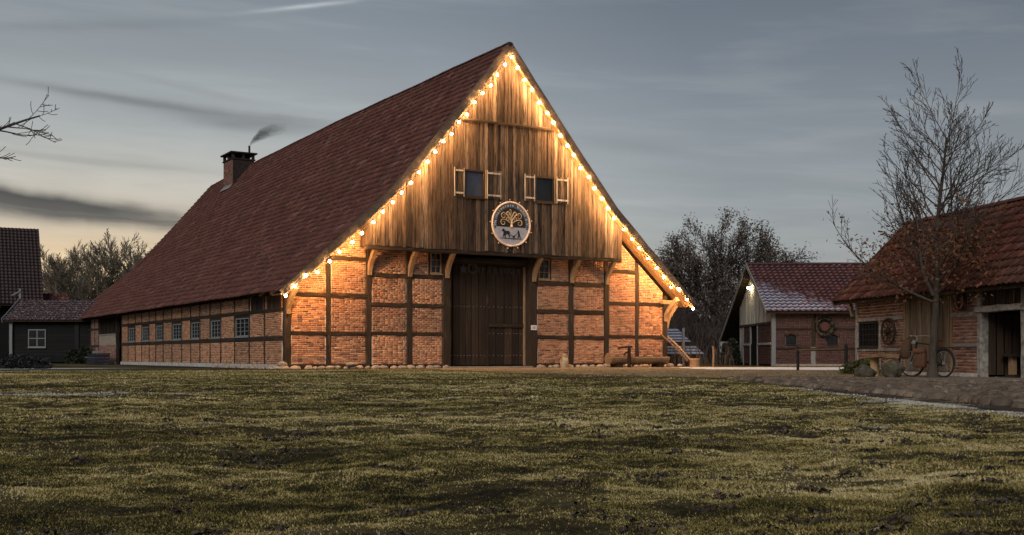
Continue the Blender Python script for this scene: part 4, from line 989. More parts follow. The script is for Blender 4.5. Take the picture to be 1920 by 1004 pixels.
# inside the doorway: open plank door leaf folded inwards
lf = emp('open_door', (0, 0, 0)); lf.parent = stab
DF = Fr((6.62, .15, 0), (.28, 1, 0), (.96, -.27, 0))
for k in range(5): board(lf, DF, k*.19, k*.19+.18, .06, 1.58, 1.58, 0, M_board_dk, .035, 'plank', 3, .005)
EX = .45; RH = 4.62; EZ = 2.23; HW = 2.38+EX*0
sroof = MB(); sroof.hexa((-.45, -EX, EZ), (SL+.6, 0, 0), (0, HW, RH-EZ), (0, 0, -.12)); sroof.hexa((-.45, 2*HW-EX, EZ), (SL+.6, 0, 0), (0, -HW, RH-EZ), (0, 0, -.12))
sroof = sroof.build('roof', M_tim_h, stab)
S = Vector((0, HW, RH-EZ)); tiles(stab, sroof, None, (1, 0, 0), [((-.5, -EX-.06, EZ-.02), S, S.length+.05)], SL+.65, .225, .30, M_tile_red, 300, .016, SM, Vector((0, 0, CAMZ)))
for k in range(38):
    x = -.5+k*.38; vs = []
    for xx, g in ((x-.02, .012), (x+.40, 0)):
        for q in np.linspace(0, PI, 7): vs.append((xx, HW-EX+math.cos(q)*(.13+g), RH+.02+math.sin(q)*(.10+g)))
    MB().add(vs, [(i+7, i+8, i+1, i) for i in range(6)]+[(0, 1, 2, 3, 4, 5, 6)]).build('ridge_tile', M_tile_red, sroof)
SB((-.5, -EX-.05, EZ-.06), (-.5, HW-EX, RH-.05), .05, .2, M_tim_h, 'barge_board', (0, 0, 1)); SB((-.5, 2*HW-EX+.05, EZ-.06), (-.5, HW-EX, RH-.05), .05, .2, M_tim_h, 'barge_board', (0, 0, 1))
MB().prism([(0, 0), (4.0, 0), (4.0, 2.2), (2.0, 4.35), (0, 2.2)], (.02, .02, 0), (0, 1, 0), (0, 0, 1), (-1, 0, 0), .12).build('end_wall', M_brick_dk, stab)
for k in range(20): MB().beam((.2+k*.7, -EX+.02, EZ-.07), (.2+k*.7, .3, EZ+.5), .09, .11, (0, 0, 1), 1, .004).build('rafter_end', M_tim_h, stab)
SB((-.2, .0, 1.75), (-.42, -.0, 2.25), .1, .1, M_white, 'brace')

# things on and before the stable
def cartwheel(name, loc, rzv, r, lab, cat, grp, ns=10):
    w = emp(name, loc, rzv, lab, cat, grp)
    MB().tube([(r*math.cos(q), 0, r*math.sin(q)) for q in np.linspace(0, 2*PI, 29)[:-1]], .035, 6, True).build('rim', M_tim_v, w)
    MB().lathe((0, .04, 0), [(.075, 0), (.085, .06), (.06, .15)], 10, (0, -1, 0)).build('hub', M_tim_v, w)
    for k in range(ns):
        q = 2*PI*k/ns; MB().tube([(.06*math.cos(q), 0, .06*math.sin(q)), (r*math.cos(q), 0, r*math.sin(q))], .016, 5).build('spoke', M_tim_v, w)
    return w
cartwheel('wheel_decoration', SM @ Vector((2.12, -.10, 1.24)), SRZ, .37, 'old wooden spoked wheel hanging beside the barred stable window', 'wheel', None)
hc = emp('horse_collar', SM @ Vector((5.82, -.12, 2.0)), SRZ, 'dark padded horse collar hanging high between the boards and doorway of the stable', 'horse collar')
MB().tube([(.17*math.cos(q)*(1-.25*math.sin(q)), 0, .26*math.sin(q)) for q in np.linspace(0, 2*PI, 25)[:-1]], .065, 8, True).build('collar_pad', M_leather, hc, smooth=True)
MB().tube([(.22*math.cos(q)*(1-.25*math.sin(q)), -.05, .31*math.sin(q)) for q in np.linspace(R(-60), R(240), 20)], .022, 6).build('hames', M_iron, hc)
for s in (-1, 1): MB().tube([(s*.2, -.05, -.1), (s*.30, -.06, -.22), (s*.26, -.05, -.36)], .014, 5).build('strap', M_leather, hc)
ped = emp('pedestal_table', SM @ Vector((7.0, .55, 0)), SRZ, 'small round table on a pale post just inside the stable doorway', 'table')
MB().lathe((0, 0, .52), [(.25, 0), (.25, .05), (.22, .055)], 14).build('top', M_tim_h, ped); MB().box(-.07, -.07, .05, .07, .07, .52).build('post', M_cut, ped); MB().lathe((0, 0, .02), [(.2, 0), (.17, .05)], 12).build('base', M_tim_h, ped)
sk = MB().blob((0, 0, 0), .3, .12, 2, (.8, .7, 1.25)).build('grain_sack', M_canvas, smooth=True); sk.location = SM @ Vector((7.85, 1.0, .34)); tag(sk, 'dim bulging sack standing in the stable doorway on the right', 'sack')
for (p, r, sc, lb) in (((8.98, 28.9, .14), .25, (1.05, .8, .78), 'left mossy boulder lying before the barred stable window'), ((9.47, 28.3, .16), .26, (.95, .85, .82), 'right mossy boulder next to the bicycle front wheel')):
    o = MB().blob((0, 0, 0), r, .42, 3, sc).build('boulder', M_moss_stone, smooth=True); o.location = p; tag(o, lb, 'boulder', 'boulders before the stable')
rb = emp('rustic_bench', (9.62, 29.7, 0), SRZ, 'rustic slab bench on log legs under the barred stable window', 'bench')
MB().beam((-.55, 0, .52), (.55, 0, .55), .36, .09, (0, 0, 1), 5, .015).build('seat', M_log, rb)
for x in (-.36, .38): MB().lathe((x, 0, -.02), [(.12, 0), (.11, .25), (.115, .5)], 9).build('leg', M_cut, rb)

# bicycle leaning at the tree
BK = emp('bicycle', (10.62, 28.05, 0), R(113), 'old black bicycle with leather bags leaning against the bare tree', 'bicycle')
# local x forward (front wheel at +x), y left, wheelbase 1.1
def bwheel(x, st=0):
    w = emp('wheel', (x, 0, .345), st); w.parent = BK
    circ3 = lambda r: [(r*math.cos(q), 0, r*math.sin(q)) for q in np.linspace(0, 2*PI, 33)[:-1]]
    MB().tube(circ3(.330), .024, 7, True).build('tyre', M_rubber, w, smooth=True); MB().tube(circ3(.303), .012, 5, True).build('rim', M_steel, w)
    MB().lathe((0, .05, 0), [(.025, 0), (.03, .05), (.025, .1)], 8, (0, -1, 0)).build('hub', M_steel, w)
    for k in range(20):
        q = 2*PI*k/20; MB().tube([(.02*math.cos(q+.5), .02*(-1)**k, .02*math.sin(q+.5)), (.30*math.cos(q), 0, .30*math.sin(q))], .0035, 3).build('spoke', M_steel, w)
    MB().tube([(.365*math.cos(q), 0, .365*math.sin(q)) for q in np.linspace(R(10), R(185), 14)], [.022]*14, 5).build('mudguard', M_iron, w)
bwheel(0); bwheel(1.10, R(18))
fm = MB(); bb = (.43, 0, .28); seat = (.27, 0, .80); hd = (.93, 0, .86); hb = (.97, 0, .70)
for a, b, r in ((bb, seat, .016), (seat, hd, .016), (bb, hb, .018), ((0, .05, .345), bb, .011), ((0, -.05, .345), bb, .011), ((0, .05, .345), (.285, .02, .74), .009), ((0, -.05, .345), (.285, -.02, .74), .009), ((.92, 0, .90), hb, .02), (hb, (1.08, .04, .40), .012), (hb, (1.08, -.04, .40), .012)): fm.tube([a, b], r, 7)
fm.build('frame', M_iron, BK)
MB().tube([(.27, 0, .8), (.25, 0, .88)], .014, 6).build('seat_post', M_steel, BK)
sd_ = MB(); sd_.add([(.10, .10, .93), (.10, -.10, .93), (.22, .07, .92), (.22, -.07, .92), (.40, .02, .92), (.40, -.02, .92), (.12, .09, .87), (.12, -.09, .87), (.22, .05, .87), (.22, -.05, .87), (.38, .012, .89), (.38, -.012, .89)],
    [(0, 1, 3, 2), (2, 3, 5, 4), (7, 6, 8, 9), (9, 8, 10, 11), (0, 2, 8, 6), (2, 4, 10, 8), (3, 1, 7, 9), (5, 3, 9, 11), (1, 0, 6, 7), (4, 5, 11, 10)]); sd_.build('saddle', M_leather, BK)
MB().tube([(.92, 0, .88), (.91, 0, 1.0), (.94, .0, 1.03)], .014, 6).build('stem', M_steel, BK)
MB().tube([(.72, .30, 1.0), (.86, .27, 1.05), (.95, .12, 1.04), (.95, -.12, 1.04), (.86, -.27, 1.05), (.72, -.30, 1.0)], .013, 6).build('handlebar', M_steel, BK)
for s in (-1, 1): MB().tube([(.64, s*.31, .98), (.76, s*.295, 1.015)], .019, 6).build('grip', M_rubber, BK)
rk = MB()
for s in (-.07, .07): rk.tube([(-.26, s, .74), (.24, s, .74)], .009, 5); rk.tube([(-.12, s, .74), (0, s, .36)], .007, 5)
for x in (-.26, -.1, .06, .22): rk.tube([(x, -.07, .74), (x, .07, .74)], .007, 4)
rk.build('luggage_rack', M_iron, BK)
MB().lathe((.43, -.05, .28), [(.09, 0), (.09, .008)], 16, (0, -1, 0)).build('chainring', M_steel, BK)
MB().box(.02, -.075, .27, .46, -.06, .37).build('chain_guard', M_iron, BK)
pd_ = MB(); pd_.tube([(.43, -.06, .28), (.55, -.09, .16)], .01, 5); pd_.box(.50, -.17, .145, .60, -.08, .17); pd_.build('pedal', M_rubber, BK)
pd_ = MB(); pd_.tube([(.43, .06, .28), (.31, .09, .40)], .01, 5); pd_.box(.26, .08, .39, .36, .17, .415); pd_.build('pedal', M_rubber, BK)
MB().lathe((1.06, 0, .86), [(.06, 0), (.065, .05), (.03, .10)], 10, (-1, 0, .1)).build('headlamp', M_steel, BK)
def softbox(mb, c, s, rr=.3):
    bm = bmesh.new(); bmesh.ops.create_cube(bm, size=1); bmesh.ops.bevel(bm, geom=bm.edges[:], offset=rr*.5, segments=2, affect='EDGES', profile=.6)
    vs = [(c[0]+v.co.x*s[0], c[1]+v.co.y*s[1], c[2]+v.co.z*s[2]) for v in bm.verts]; fs_ = [tuple(v.index for v in f.verts) for f in bm.faces]; bm.free(); return mb.add(vs, fs_)
KM = Matrix.Translation(BK.location) @ Matrix.Rotation(R(113), 4, 'Z')
bag = emp('bicycle_bag', KM @ Vector((.62, .16, .28)), R(113), 'big reddish brown leather bag hanging in the bicycle frame', 'bag')
softbox(MB(), (0, 0, .18), (.34, .15, .44)).build('bag_body', M_leather, bag, smooth=True); softbox(MB(), (0, .02, .38), (.35, .17, .12)).build('flap', M_leather, bag, smooth=True)
for s in (-1, 1): MB().tube([(s*.1, .085, .40), (s*.1, .095, .22), (s*.1, .085, .12)], .012, 4).build('strap', M_canvas, bag)
bsk = emp('front_sack', KM @ Vector((1.22, .02, .62)), R(113), 'slumped canvas sack tied at the bicycle handlebar over the front wheel', 'sack')
m = MB(); m.tube([(-.08, 0, .36), (.0, 0, .28), (.06, 0, .10), (.10, 0, -.10), (.11, 0, -.16)], [.05, .11, .14, .13, .06], 10); m.build('sack_body', M_canvas, bsk, smooth=True)
MB().tube([(-.06, .06, .34), (-.16, .1, .40)], .01, 4).build('tie', M_rust, bsk)

# hitching rail before the small house
hr = emp('hitching_rail', (10.45, 38.7, 0), 0, 'black iron hitching rail standing before the small brick house', 'hitching rail')
for p in ((.08, 3.3), (-.08, -3.3)): MB().tube([(p[0], p[1], -.05), (p[0], p[1], .86), (p[0], p[1], .92)], [.055, .055, .03], 8).build('post', M_iron, hr)
MB().tube([(.09, 3.7, .74), (-.08, -3.3, .74)], .042, 7).build('rail', M_iron, hr)

# ------------------------------------------------------------------ THE SMALL HOUSE behind
HO = Vector((13.55, 59.4, 0)); hs = emp('small_brick_house', HO, 0, 'small brick house with steep red roof and rime on its lower tiles', 'house')
HF = Fr((0, 0, 0), (1, 0, 0), (0, -1, 0)); HG = Fr((0, 0, 0), (0, 1, 0), (-1, 0, 0)); HL = 11.0
RY, RZZ, FE, FZ, BE, BZ = 4.4, 5.62, -.5, 2.86, 12.6, 1.42
def hz(y): return FZ+(RZZ-FZ)*(y-FE)/(RY-FE) if y < RY else RZZ+(BZ-RZZ)*(y-RY)/(BE-RY)
MB().box(.25, .25, 0, HL, 8.4, 2.7).build('inner_wall', M_dark, hs)
HB = lambda p0, p1, w, d, mat, name, up=(0, 1, 0): MB().beam(p0, p1, w, d, up, 5, .008, .1).build(name, mat, hs)
HB((.08, .06, 0), (.08, .06, 2.95), .22, .22, M_wwin, 'corner_post'); HB((2.15, .08, 0), (2.15, .08, 1.0), .24, .2, M_wwin, 'post'); HB((2.15, .08, 1.0), (2.15, .08, 2.9), .2, .2, M_tim_v, 'post')
HB((.2, .07, 1.92), (HL, .07, 1.92), .2, .10, M_tim_h, 'rail', (0, 0, 1)); HB((.2, .07, .9), (HL, .07, .9), .2, .10, M_tim_h, 'rail', (0, 0, 1)); HB((0, .07, 2.92), (HL, .07, 2.92), .2, .14, M_tim_h, 'wall_plate', (0, 0, 1))
def hole(a, b, c, d, holes):
    """split a rectangle round window holes into brick panels"""
    x = a
    for (h0, h1, k0, k1) in holes:
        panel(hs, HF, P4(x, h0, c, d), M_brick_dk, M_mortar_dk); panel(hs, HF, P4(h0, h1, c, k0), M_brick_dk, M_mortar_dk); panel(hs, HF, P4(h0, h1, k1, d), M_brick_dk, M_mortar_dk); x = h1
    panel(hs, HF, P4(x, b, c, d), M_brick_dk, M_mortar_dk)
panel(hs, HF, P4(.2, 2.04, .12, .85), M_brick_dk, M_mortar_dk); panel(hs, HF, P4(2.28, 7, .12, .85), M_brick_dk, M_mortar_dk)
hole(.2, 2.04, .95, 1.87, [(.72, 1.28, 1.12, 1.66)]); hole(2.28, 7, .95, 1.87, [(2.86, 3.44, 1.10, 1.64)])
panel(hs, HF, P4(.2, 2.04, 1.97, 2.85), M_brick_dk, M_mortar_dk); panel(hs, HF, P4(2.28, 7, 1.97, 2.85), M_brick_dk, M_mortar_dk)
for a0, a1, z0, z1 in ((.72, 1.28, 1.12, 1.66), (2.86, 3.44, 1.10, 1.64)):
    w_ = win(hs, HF, a0, a1, z0, z1, 2, 2, M_iron, M_glass, .04, .03, .06, -.03)
    mt = [np.array(HF.mat((a0+a1)/2+(a1-a0)*.62*math.sin(q), z1-.16+.24*math.cos(q), .015, .075, .17, .05, -q)) for q in np.linspace(-1.0, 1.0, 8)]
    scatter('arch_bricks', BRK_V, BRK_F, mt, M_brick_dk, w_)
MB().box(-.04, -.04, -.05, HL, .1, .12).build('plinth', M_stone, hs)
# gable end: brick below, boards above, plank door
MB().box(.01, .3, 0, .3, 8.4, 1.2).build('gable_core', M_dark, hs)
gpoly = [(.1, 2.3), (8.3, 2.3)]+[(8.3, hz(8.3)-.25), (RY, RZZ-.3), (.1, hz(.1)-.2)]
MB().prism(gpoly, (.05, 0, 0), (0, 1, 0), (0, 0, 1), (-1, 0, 0), .1).build('gable_backing', M_dark, hs)
MB().prism([(.1, 1.2), (8.3, 1.2), (8.3, 2.3), (.1, 2.3)], (.05, 0, 0), (0, 1, 0), (0, 0, 1), (-1, 0, 0), .1).build('gable_backing', M_dark, hs)
HB((.05, .1, 2.28), (.05, 8.2, 2.28), .2, .14, M_tim_h, 'rail', (0, 0, 1)); HB((.05, .2, 1.18), (.05, 3.4, 1.18), .2, .12, M_white, 'rail', (0, 0, 1)); HB((.05, 5.5, 1.18), (.05, 7.2, 1.18), .2, .12, M_white, 'rail', (0, 0, 1))
for y in (3.5, 5.4, 7.3): HB((.06, y, 0), (.06, y, 2.25), .16, .2, M_wwin, 'post', (1, 0, 0))
for a, b, c, d in ((.2, 3.42, .1, 1.12), (.2, 3.42, 1.24, 2.2), (5.5, 7.2, .1, 1.12), (5.5, 7.2, 1.24, 2.2)): panel(hs, HG, P4(a, b, c, d), M_brick_dk, M_mortar_dk, bl=.26, bh=.07)
dr = emp('door', (0, 0, 0)); dr.parent = hs
for k in range(6): board(dr, HG, 3.62+k*.28, 3.62+(k+1)*.28, .08, 2.15, 2.15, -.08, M_board_dk, .04, 'plank', 2, .004)
y = .1
while y < 8.2:
    zt0, zt1 = hz(y)-.22, hz(min(y+.26, 8.3))-.22
    if y < RY < y+.26: zt0 = zt1 = min(zt0, zt1)
    board(hs, HG, y, y+.25, 2.33, zt0, zt1, .015+random.uniform(-.01, .01), M_board_gr, .03, 'board', 4, .008); y += .26
y = 7.35
while y < 8.3: board(hs, HG, y, y+.22, .1, 2.2, 2.2, .0, M_board_gr, .03, 'board', 3, .008); y += .23
X0 = -.85
def hroof():
    m = MB(); m.hexa((X0, FE, FZ), (HL-X0, 0, 0), (0, RY-FE, RZZ-FZ), (0, 0, -.13)); m.hexa((X0, RY, RZZ), (HL-X0, 0, 0), (0, BE-RY, BZ-RZZ), (0, 0, -.13)); return m.build('roof', M_tim_h, hs)
X0 = -.42; hrf = hroof()
def frost_tile():
    """red tile; rime lies on the lower courses near the gable, as in the photograph"""
    m, t, b = newmat('red glazed tile with rime', .5, .45); p = pos(t); c = ramp(t, rnd(t), [(0, (.058, .013, .012)), (.5, (.040, .012, .012)), (1, (.085, .022, .019))])
    sp_ = N(t, 'ShaderNodeSeparateXYZ', inp={0: p}); n = noise(t, p, 2.6, 4, .6); nn = N(t, 'ShaderNodeSeparateXYZ', inp={0: N(t, 'ShaderNodeNewGeometry').outputs['Normal']}).outputs[2]
    q = mth(t, 'ADD', mth(t, 'MULTIPLY', mth(t, 'SUBTRACT', 4.25, sp_.outputs[2]), .55), mth(t, 'MULTIPLY', mth(t, 'SUBTRACT', 15.9, sp_.outputs[0]), .20))
    q = mth(t, 'ADD', q, mth(t, 'MULTIPLY', mth(t, 'SUBTRACT', n, .5), 1.3)); f = ramp(t, q, [(.26, 0), (.66, 1)])
    f = mth(t, 'MULTIPLY', f, ramp(t, nn, [(.55, .05), (.85, 1)])); c = mix(t, mth(t, 'MULTIPLY', f, .85), c, (.46, .51, .66)); setc(t, b, c, n, .2, .01); return m
M_tile_h = frost_tile()
S = Vector((0, RY-FE, RZZ-FZ)); HM = Matrix.Translation(HO)
tiles(hs, hrf, None, (1, 0, 0), [((-.46, FE-.05, FZ-.02), S, S.length+.05)], HL+.46, .30, .36, M_tile_h, 300, .012, HM, Vector((5, 0, CAMZ)))
for k in range(28):
    x = -.44+k*.40; vs = []
    for xx, g in ((x-.02, .012), (x+.42, 0)):
        for q in np.linspace(0, PI, 7): vs.append((xx, RY+math.cos(q)*(.15+g), RZZ+.03+math.sin(q)*(.11+g)))
    MB().add(vs, [(i+7, i+8, i+1, i) for i in range(6)]+[(0, 1, 2, 3, 4, 5, 6)]).build('ridge_tile', M_tile_h, hrf)
HB((-.45, FE-.05, FZ-.02), (-.45, RY, RZZ+.02), .05, .22, M_white, 'barge_board', (0, 0, 1)); HB((-.45, RY, RZZ+.02), (-.45, BE, BZ-.02), .05, .22, M_white, 'barge_board', (0, 0, 1))
HB((-.42, 12.2, 0), (-.42, 12.2, 1.4), .18, .18, M_white, 'eaves_post'); HB((-.45, 12.2, 1.38), (.6, 12.2, 1.38), .16, .14, M_white, 'eaves_beam', (0, 0, 1))
lp = emp('wall_lamp', HO+Vector((-.16, 5.0, 4.40)), 0, 'lit wall lamp high under the gable peak of the small house', 'lamp')
MB().tube([(.14, 0, .1), (0, 0, .14), (-.02, 0, .06)], .018, 6).build('bracket', M_iron, lp)
MB().lathe((-.02, 0, -.10), [(.03, 0), (.085, .04), (.085, .12), (.03, .16)], 12).build('globe', M_lamp, lp, smooth=True)
MB().lathe((-.02, 0, .04), [(.10, 0), (.03, .05)], 12).build('cap', M_iron, lp)
wr = emp('wall_wreath', HO+Vector((2.72, -.09, 2.05)), 0, 'big dark wreath hanging on the front wall of the small house', 'wreath')
MB().tube([(.42*math.cos(q), 0, .42*math.sin(q)) for q in np.linspace(0, 2*PI, 25)[:-1]], [.055+.03*max(0, -math.sin(q)) for q in np.linspace(0, 2*PI, 25)[:-1]], 7, True).build('ring', M_twig, wr)
lf_m = []
for k in range(420):
    q = random.uniform(0, 2*PI); r = .42+random.gauss(0, .05+.03*max(0, -math.sin(q))); M = Matrix.Translation((r*math.cos(q), random.uniform(-.09, .05), r*math.sin(q))) @ Matrix.Rotation(random.uniform(0, 6.3), 4, Vector((random.gauss(0, 1), random.gauss(0, 1), random.gauss(0, 1))).normalized()) @ Matrix.Scale(.09, 4); lf_m.append(np.array(M))
LFV = [(-.5, -.28, 0), (.5, -.22, .05), (.62, .2, -.05), (-.42, .3, .06)]; LFF = [(0, 1, 2, 3)]
scatter('foliage', LFV, LFF, lf_m, M_ever, wr, 'stuff')
MB().lathe((0, .03, 0), [(.22, 0), (.23, .02), (.2, .03)], 16, (0, -1, 0)).build('centre_disc', M_brick_dk, wr)

# ------------------------------------------------------------------ rimed shed roof seen past the barn corner
sh = emp('garden_shed', (8.8, 60.5, 0), 0, 'low shed with rime striped roof seen just past the right barn corner', 'shed')
MB().box(-1.3, .5, 0, 1.2, 2.4, 1.3).build('wall', M_tim_v, sh)
M_rime = varied('rimed slats', [(.25, .29, .38), (.30, .34, .43), (.21, .245, .33)], 9, .6, .8, .2, .3, .01)
M_shed = varied('shed roof dark', [(.05, .055, .075), (.065, .07, .09)], 9, .5, .9, .2)
SY = Vector((0, 1.6, 1.42)); SLn = SY.length; SY.normalize(); SN = Vector((0, -1.42, 1.6)).normalized()
rfm = MB().prism([(0, 0), (3.15, 0), (1.9, SLn), (0, SLn)], (-1.7, 0, .62), (1, 0, 0), SY, SN, .06).build('roof', M_shed, sh)
for k in range(9):
    q0 = .03+k*.235; q1 = q0+.125; e = lambda q: 3.13-1.25*q/SLn
    MB().prism([(.0, q0), (e(q0)-random.uniform(0, .06), q0+random.uniform(-.01, .01)), (e(q1)-random.uniform(0, .06), q1), (.0, q1)], Vector((-1.7, 0, .62))+SN*.035, (1, 0, 0), SY, SN, .03).build('slat', M_rime, rfm)
MB().box(-1.6, .1, 0, 1.2, .3, .6).build('front_wall', M_tim_v, sh)
MB().box(.24, -.02, 0, .36, .1, 2.02).build('post', M_wwin, sh)
sk_ = MB().tube([(0, 0, 0), (.02, 0, .5), (0, 0, 1.0)], [.05, .045, .04], 6).build('garden_stake', M_brace); sk_.location = (9.35, 53.0, 0); tag(sk_, 'thin upright stake left of the small house', 'stake')

# ------------------------------------------------------------------ left farm buildings
fa = emp('dark_farmhouse', (-48.6, 93, 0), R(27), 'tall dark tiled farmhouse at the left edge of the picture', 'house')
MB().box(-14, 0, 0, 9.2, 9, 5.3).build('wall', M_wood_nt, fa)
for k in range(12): MB().box(-13.9+k*1.93, -.04, 0, -13.75+k*1.93, 0, 5.2).build('stud', M_wood_nt, fa)
frm = MB(); frm.hexa((-14, -.8, 4.9), (23.6, 0, 0), (0, 5.2, 6.9), (0, 0, -.15)); frm.hexa((-14, 9.6, 4.9), (23.6, 0, 0), (0, -5.2, 6.9), (0, 0, -.15)); frf = frm.build('roof', M_tim_h, fa)
S = Vector((0, 5.2, 6.9)); tiles(fa, frf, None, (1, 0, 0), [((-2.5, -.85, 4.88), S, S.length)], 12.1, .30, .36, M_tile_far)
MB().hexa((-14, -.86, 4.84), (11.5, 0, 0), (0, 5.2, 6.9), (0, 0, .06)).build('far_tiling', M_tile_far, frf)
MB().prism([(-.6, 5), (4.4, 11.6), (9.4, 5)], (9.2, 0, 0), (0, 1, 0), (0, 0, 1), (1, 0, 0), .2).build('gable_wall', M_wood_nt, fa)
lo = MB().hexa((9.4, 1.0, 5.0), (2.4, 0, 0), (0, 1.2, 1.0), (0, 0, -.1)).build('lower_roof', M_tile_far, fa); MB().box(9.3, 2, 0, 11.6, 5, 5.2).build('lower_wall', M_wood_nt, fa)
tiles(fa, lo, None, (1, 0, 0), [((9.35, .95, 4.98), (0, 1.2, 1.0), 1.56)], 2.45, .30, .36, M_tile)
MB().box(-14, -.9, 4.55, 6.2, -.8, 4.70).build('eaves_board', M_wwin, fa)
an = emp('timber_annex', (-35.2, 80, 0), 0, 'low dark timber annex with rime on its tiles and a small white framed window', 'outbuilding')
AF = Fr((0, 0, 0), (1, 0, 0), (0, -1, 0)); MB().box(.1, .2, 0, 7.5, 4.8, 3.2).build('inner_wall', M_dark, an)
for k in range(14):
    if True: MB().box(.0, .0-.015*(k % 2), .1+k*.225, 7.6, .12, .1+(k+1)*.225-.012).build('weatherboard', M_wood_nt, an)
win(an, AF, 1.28, 2.52, 1.14, 2.40, 2, 2, M_wwin, M_glass, .07, .06, .06, .075)
HBn = lambda p0, p1, w, d, mat, name, up=(0, 1, 0): MB().beam(p0, p1, w, d, up, 4, .008, .1).build(name, mat, an)
HBn((.12, -.12, 0), (.12, -.12, 3.1), .22, .2, M_wwin, 'post'); HBn((4.7, -.05, 0), (4.7, -.05, 3.1), .3, .1, M_iron, 'post')
arm = MB(); arm.hexa((-.3, -.5, 3.05), (8.4, 0, 0), (0, 2.9, 1.5), (0, 0, -.12)); arm.hexa((-.3, 5.3, 3.05), (8.4, 0, 0), (0, -2.9, 1.5), (0, 0, -.12)); arf = arm.build('roof', M_tim_h, an)
S = Vector((0, 2.9, 1.5)); tiles(an, arf, None, (1, 0, 0), [((-.3, -.55, 3.03), S, S.length)], 8.4, .30, .36, M_tile_frost)
HBn((-.33, -.6, 3.0), (-.33, 2.4, 4.6), .06, .3, M_wwin, 'barge_board', (0, 0, 1)); HBn((-.33, 2.4, 3.2), (-.33, 2.4, 5.4), .14, .14, M_wwin, 'finial', (0, 1, 0)); HBn((-.9, 2.3, 4.9), (-.3, 2.3, 5.2), .1, .1, M_wwin, 'finial_arm', (0, 1, 0))

# ------------------------------------------------------------------ trees and plants
class Tubes:
    def __init__(s): s.V = []; s.F = []; s.n = 0
    def add(s, pts, rad, n):
        pts = np.asarray(pts, float); m = len(pts); t = np.gradient(pts, axis=0); t /= np.linalg.norm(t, axis=1)[:, None]+1e-9
        ref = np.array([.31, .17, .93]) if abs(t[0, 2]) < .8 else np.array([.95, .2, .1])
        a = np.cross(t, ref); a /= np.linalg.norm(a, axis=1)[:, None]+1e-9; b = np.cross(t, a); q = 2*np.pi*np.arange(n)/n
        ring = (a[:, None]*np.cos(q)[None, :, None]+b[:, None]*np.sin(q)[None, :, None])*np.asarray(rad)[:, None, None]+pts[:, None]
        s.V.append(ring.reshape(-1, 3)); i = np.arange(m-1)[:, None]*n; j = np.arange(n)[None]
        s.F.append(np.stack([i+j, i+(j+1) % n, i+n+(j+1) % n, i+n+j], -1).reshape(-1, 4)+s.n); s.n += m*n
    def build(s, name, mat, parent, kind=None, smooth=True): return link(name, npmesh(name, np.concatenate(s.V), np.concatenate(s.F), smooth), mat, parent, kind)
def grow(tb, p, d, L, r, lev, cfg, rg, tips):
    env = cfg.get('env'); nseg = max(3, int(L/cfg['seg'][lev])); pts = [np.array(p, float)]; d = np.array(d, float); d /= np.linalg.norm(d); ds = [d]
    for i in range(nseg):
        d = d+rg.normal(0, cfg['wob'][lev], 3)+np.array([0, 0, cfg['up'][lev]])/nseg; d /= np.linalg.norm(d); pts.append(pts[-1]+d*L/nseg); ds.append(d)
        if env and i > 1 and lev > 0 and env(pts[-1]): break
    nseg = len(pts)-1; pts = np.array(pts); rad = r*(1-np.linspace(0, 1, nseg+1)*(1-cfg['taper'][lev])); rad = np.maximum(rad, cfg['rmin'])
    tb[min(lev, len(tb)-1)].add(pts, rad, cfg['sides'][lev])
    if lev+1 >= len(cfg['seg']): tips.append((pts[-1], d)); tips.append((pts[len(pts)//2], ds[len(pts)//2])); return
    nb = cfg['nb'][lev]; nb = max(1, int(round(nb*rg.uniform(.8, 1.2)*(1 if not cfg.get('perlen') or lev == 0 else L/cfg['perlen'][lev]))))
    for k in range(nb):
        t = cfg['from'][lev]+(1-cfg['from'][lev])*(k+rg.uniform(.1, .9))/nb; i = min(nseg-1, int(t*nseg)); f = t*nseg-i
        q = pts[i]*(1-f)+pts[i+1]*f; dd = ds[i+1]; a = rg.uniform(0, 2*np.pi) if lev else (k*2.4+rg.uniform(-.5, .5))
        o = np.cross(dd, [.3, .5, .8]); o /= np.linalg.norm(o); o2 = np.cross(dd, o); side = o*np.cos(a)+o2*np.sin(a); ang = R(cfg['ang'][lev])*rg.uniform(.75, 1.25)
        nd = dd*np.cos(ang)+side*np.sin(ang); l2 = cfg['len'][lev]*rg.uniform(.7, 1.15)*(cfg['shape'](t) if lev == 0 else (1-.55*t))
        if lev > 0: l2 = L*cfg['len'][lev]*rg.uniform(.6, 1.1)*(1.15-.6*t)
        grow(tb, q, nd, l2, max(cfg['rmin'], rad[i]*cfg['rr'][lev]), lev+1, cfg, rg, tips)
    tips.append((pts[-1], d))
# the bare young tree by the bicycle
tr = emp('bare_tree', (10.16, 27.55, 0), 0, 'slender bare tree with few brown leaves low in its crown, in front of the stable', 'tree')
rg = np.random.default_rng(21); tb = [Tubes(), Tubes()]; tips = []
cfg = dict(seg=[.35, .22, .14, .09], wob=[.035, .07, .10, .12], up=[.15, .60, .40, .25], taper=[.22, .18, .3, .5], rmin=.0056, sides=[9, 5, 4, 3], nb=[36, 12, 5], ang=[50, 34, 36], rr=[.46, .52, .62], len=[3.5, .42, .42], perlen=None, shape=lambda t: (1.05-.55*t))
cfg['from'] = [.27, .18, .2]
tb[0].add(np.array([(.0, 0, -.08), (.0, 0, .12), (.01, 0, .35)]), [.19, .135, .098], 9)
grow(tb, (0, 0, .30), (.02, .0, 1), 5.6, .10, 0, cfg, rg, tips)
grow([tb[0], tb[1]], (.0, -.02, 2.0), (-.55, -.25, .85), 2.7, .046, 1, cfg, rg, tips)
tb[0].build('trunk', M_bark, tr); tb[1].build('branches', M_twig, tr)
lm = []
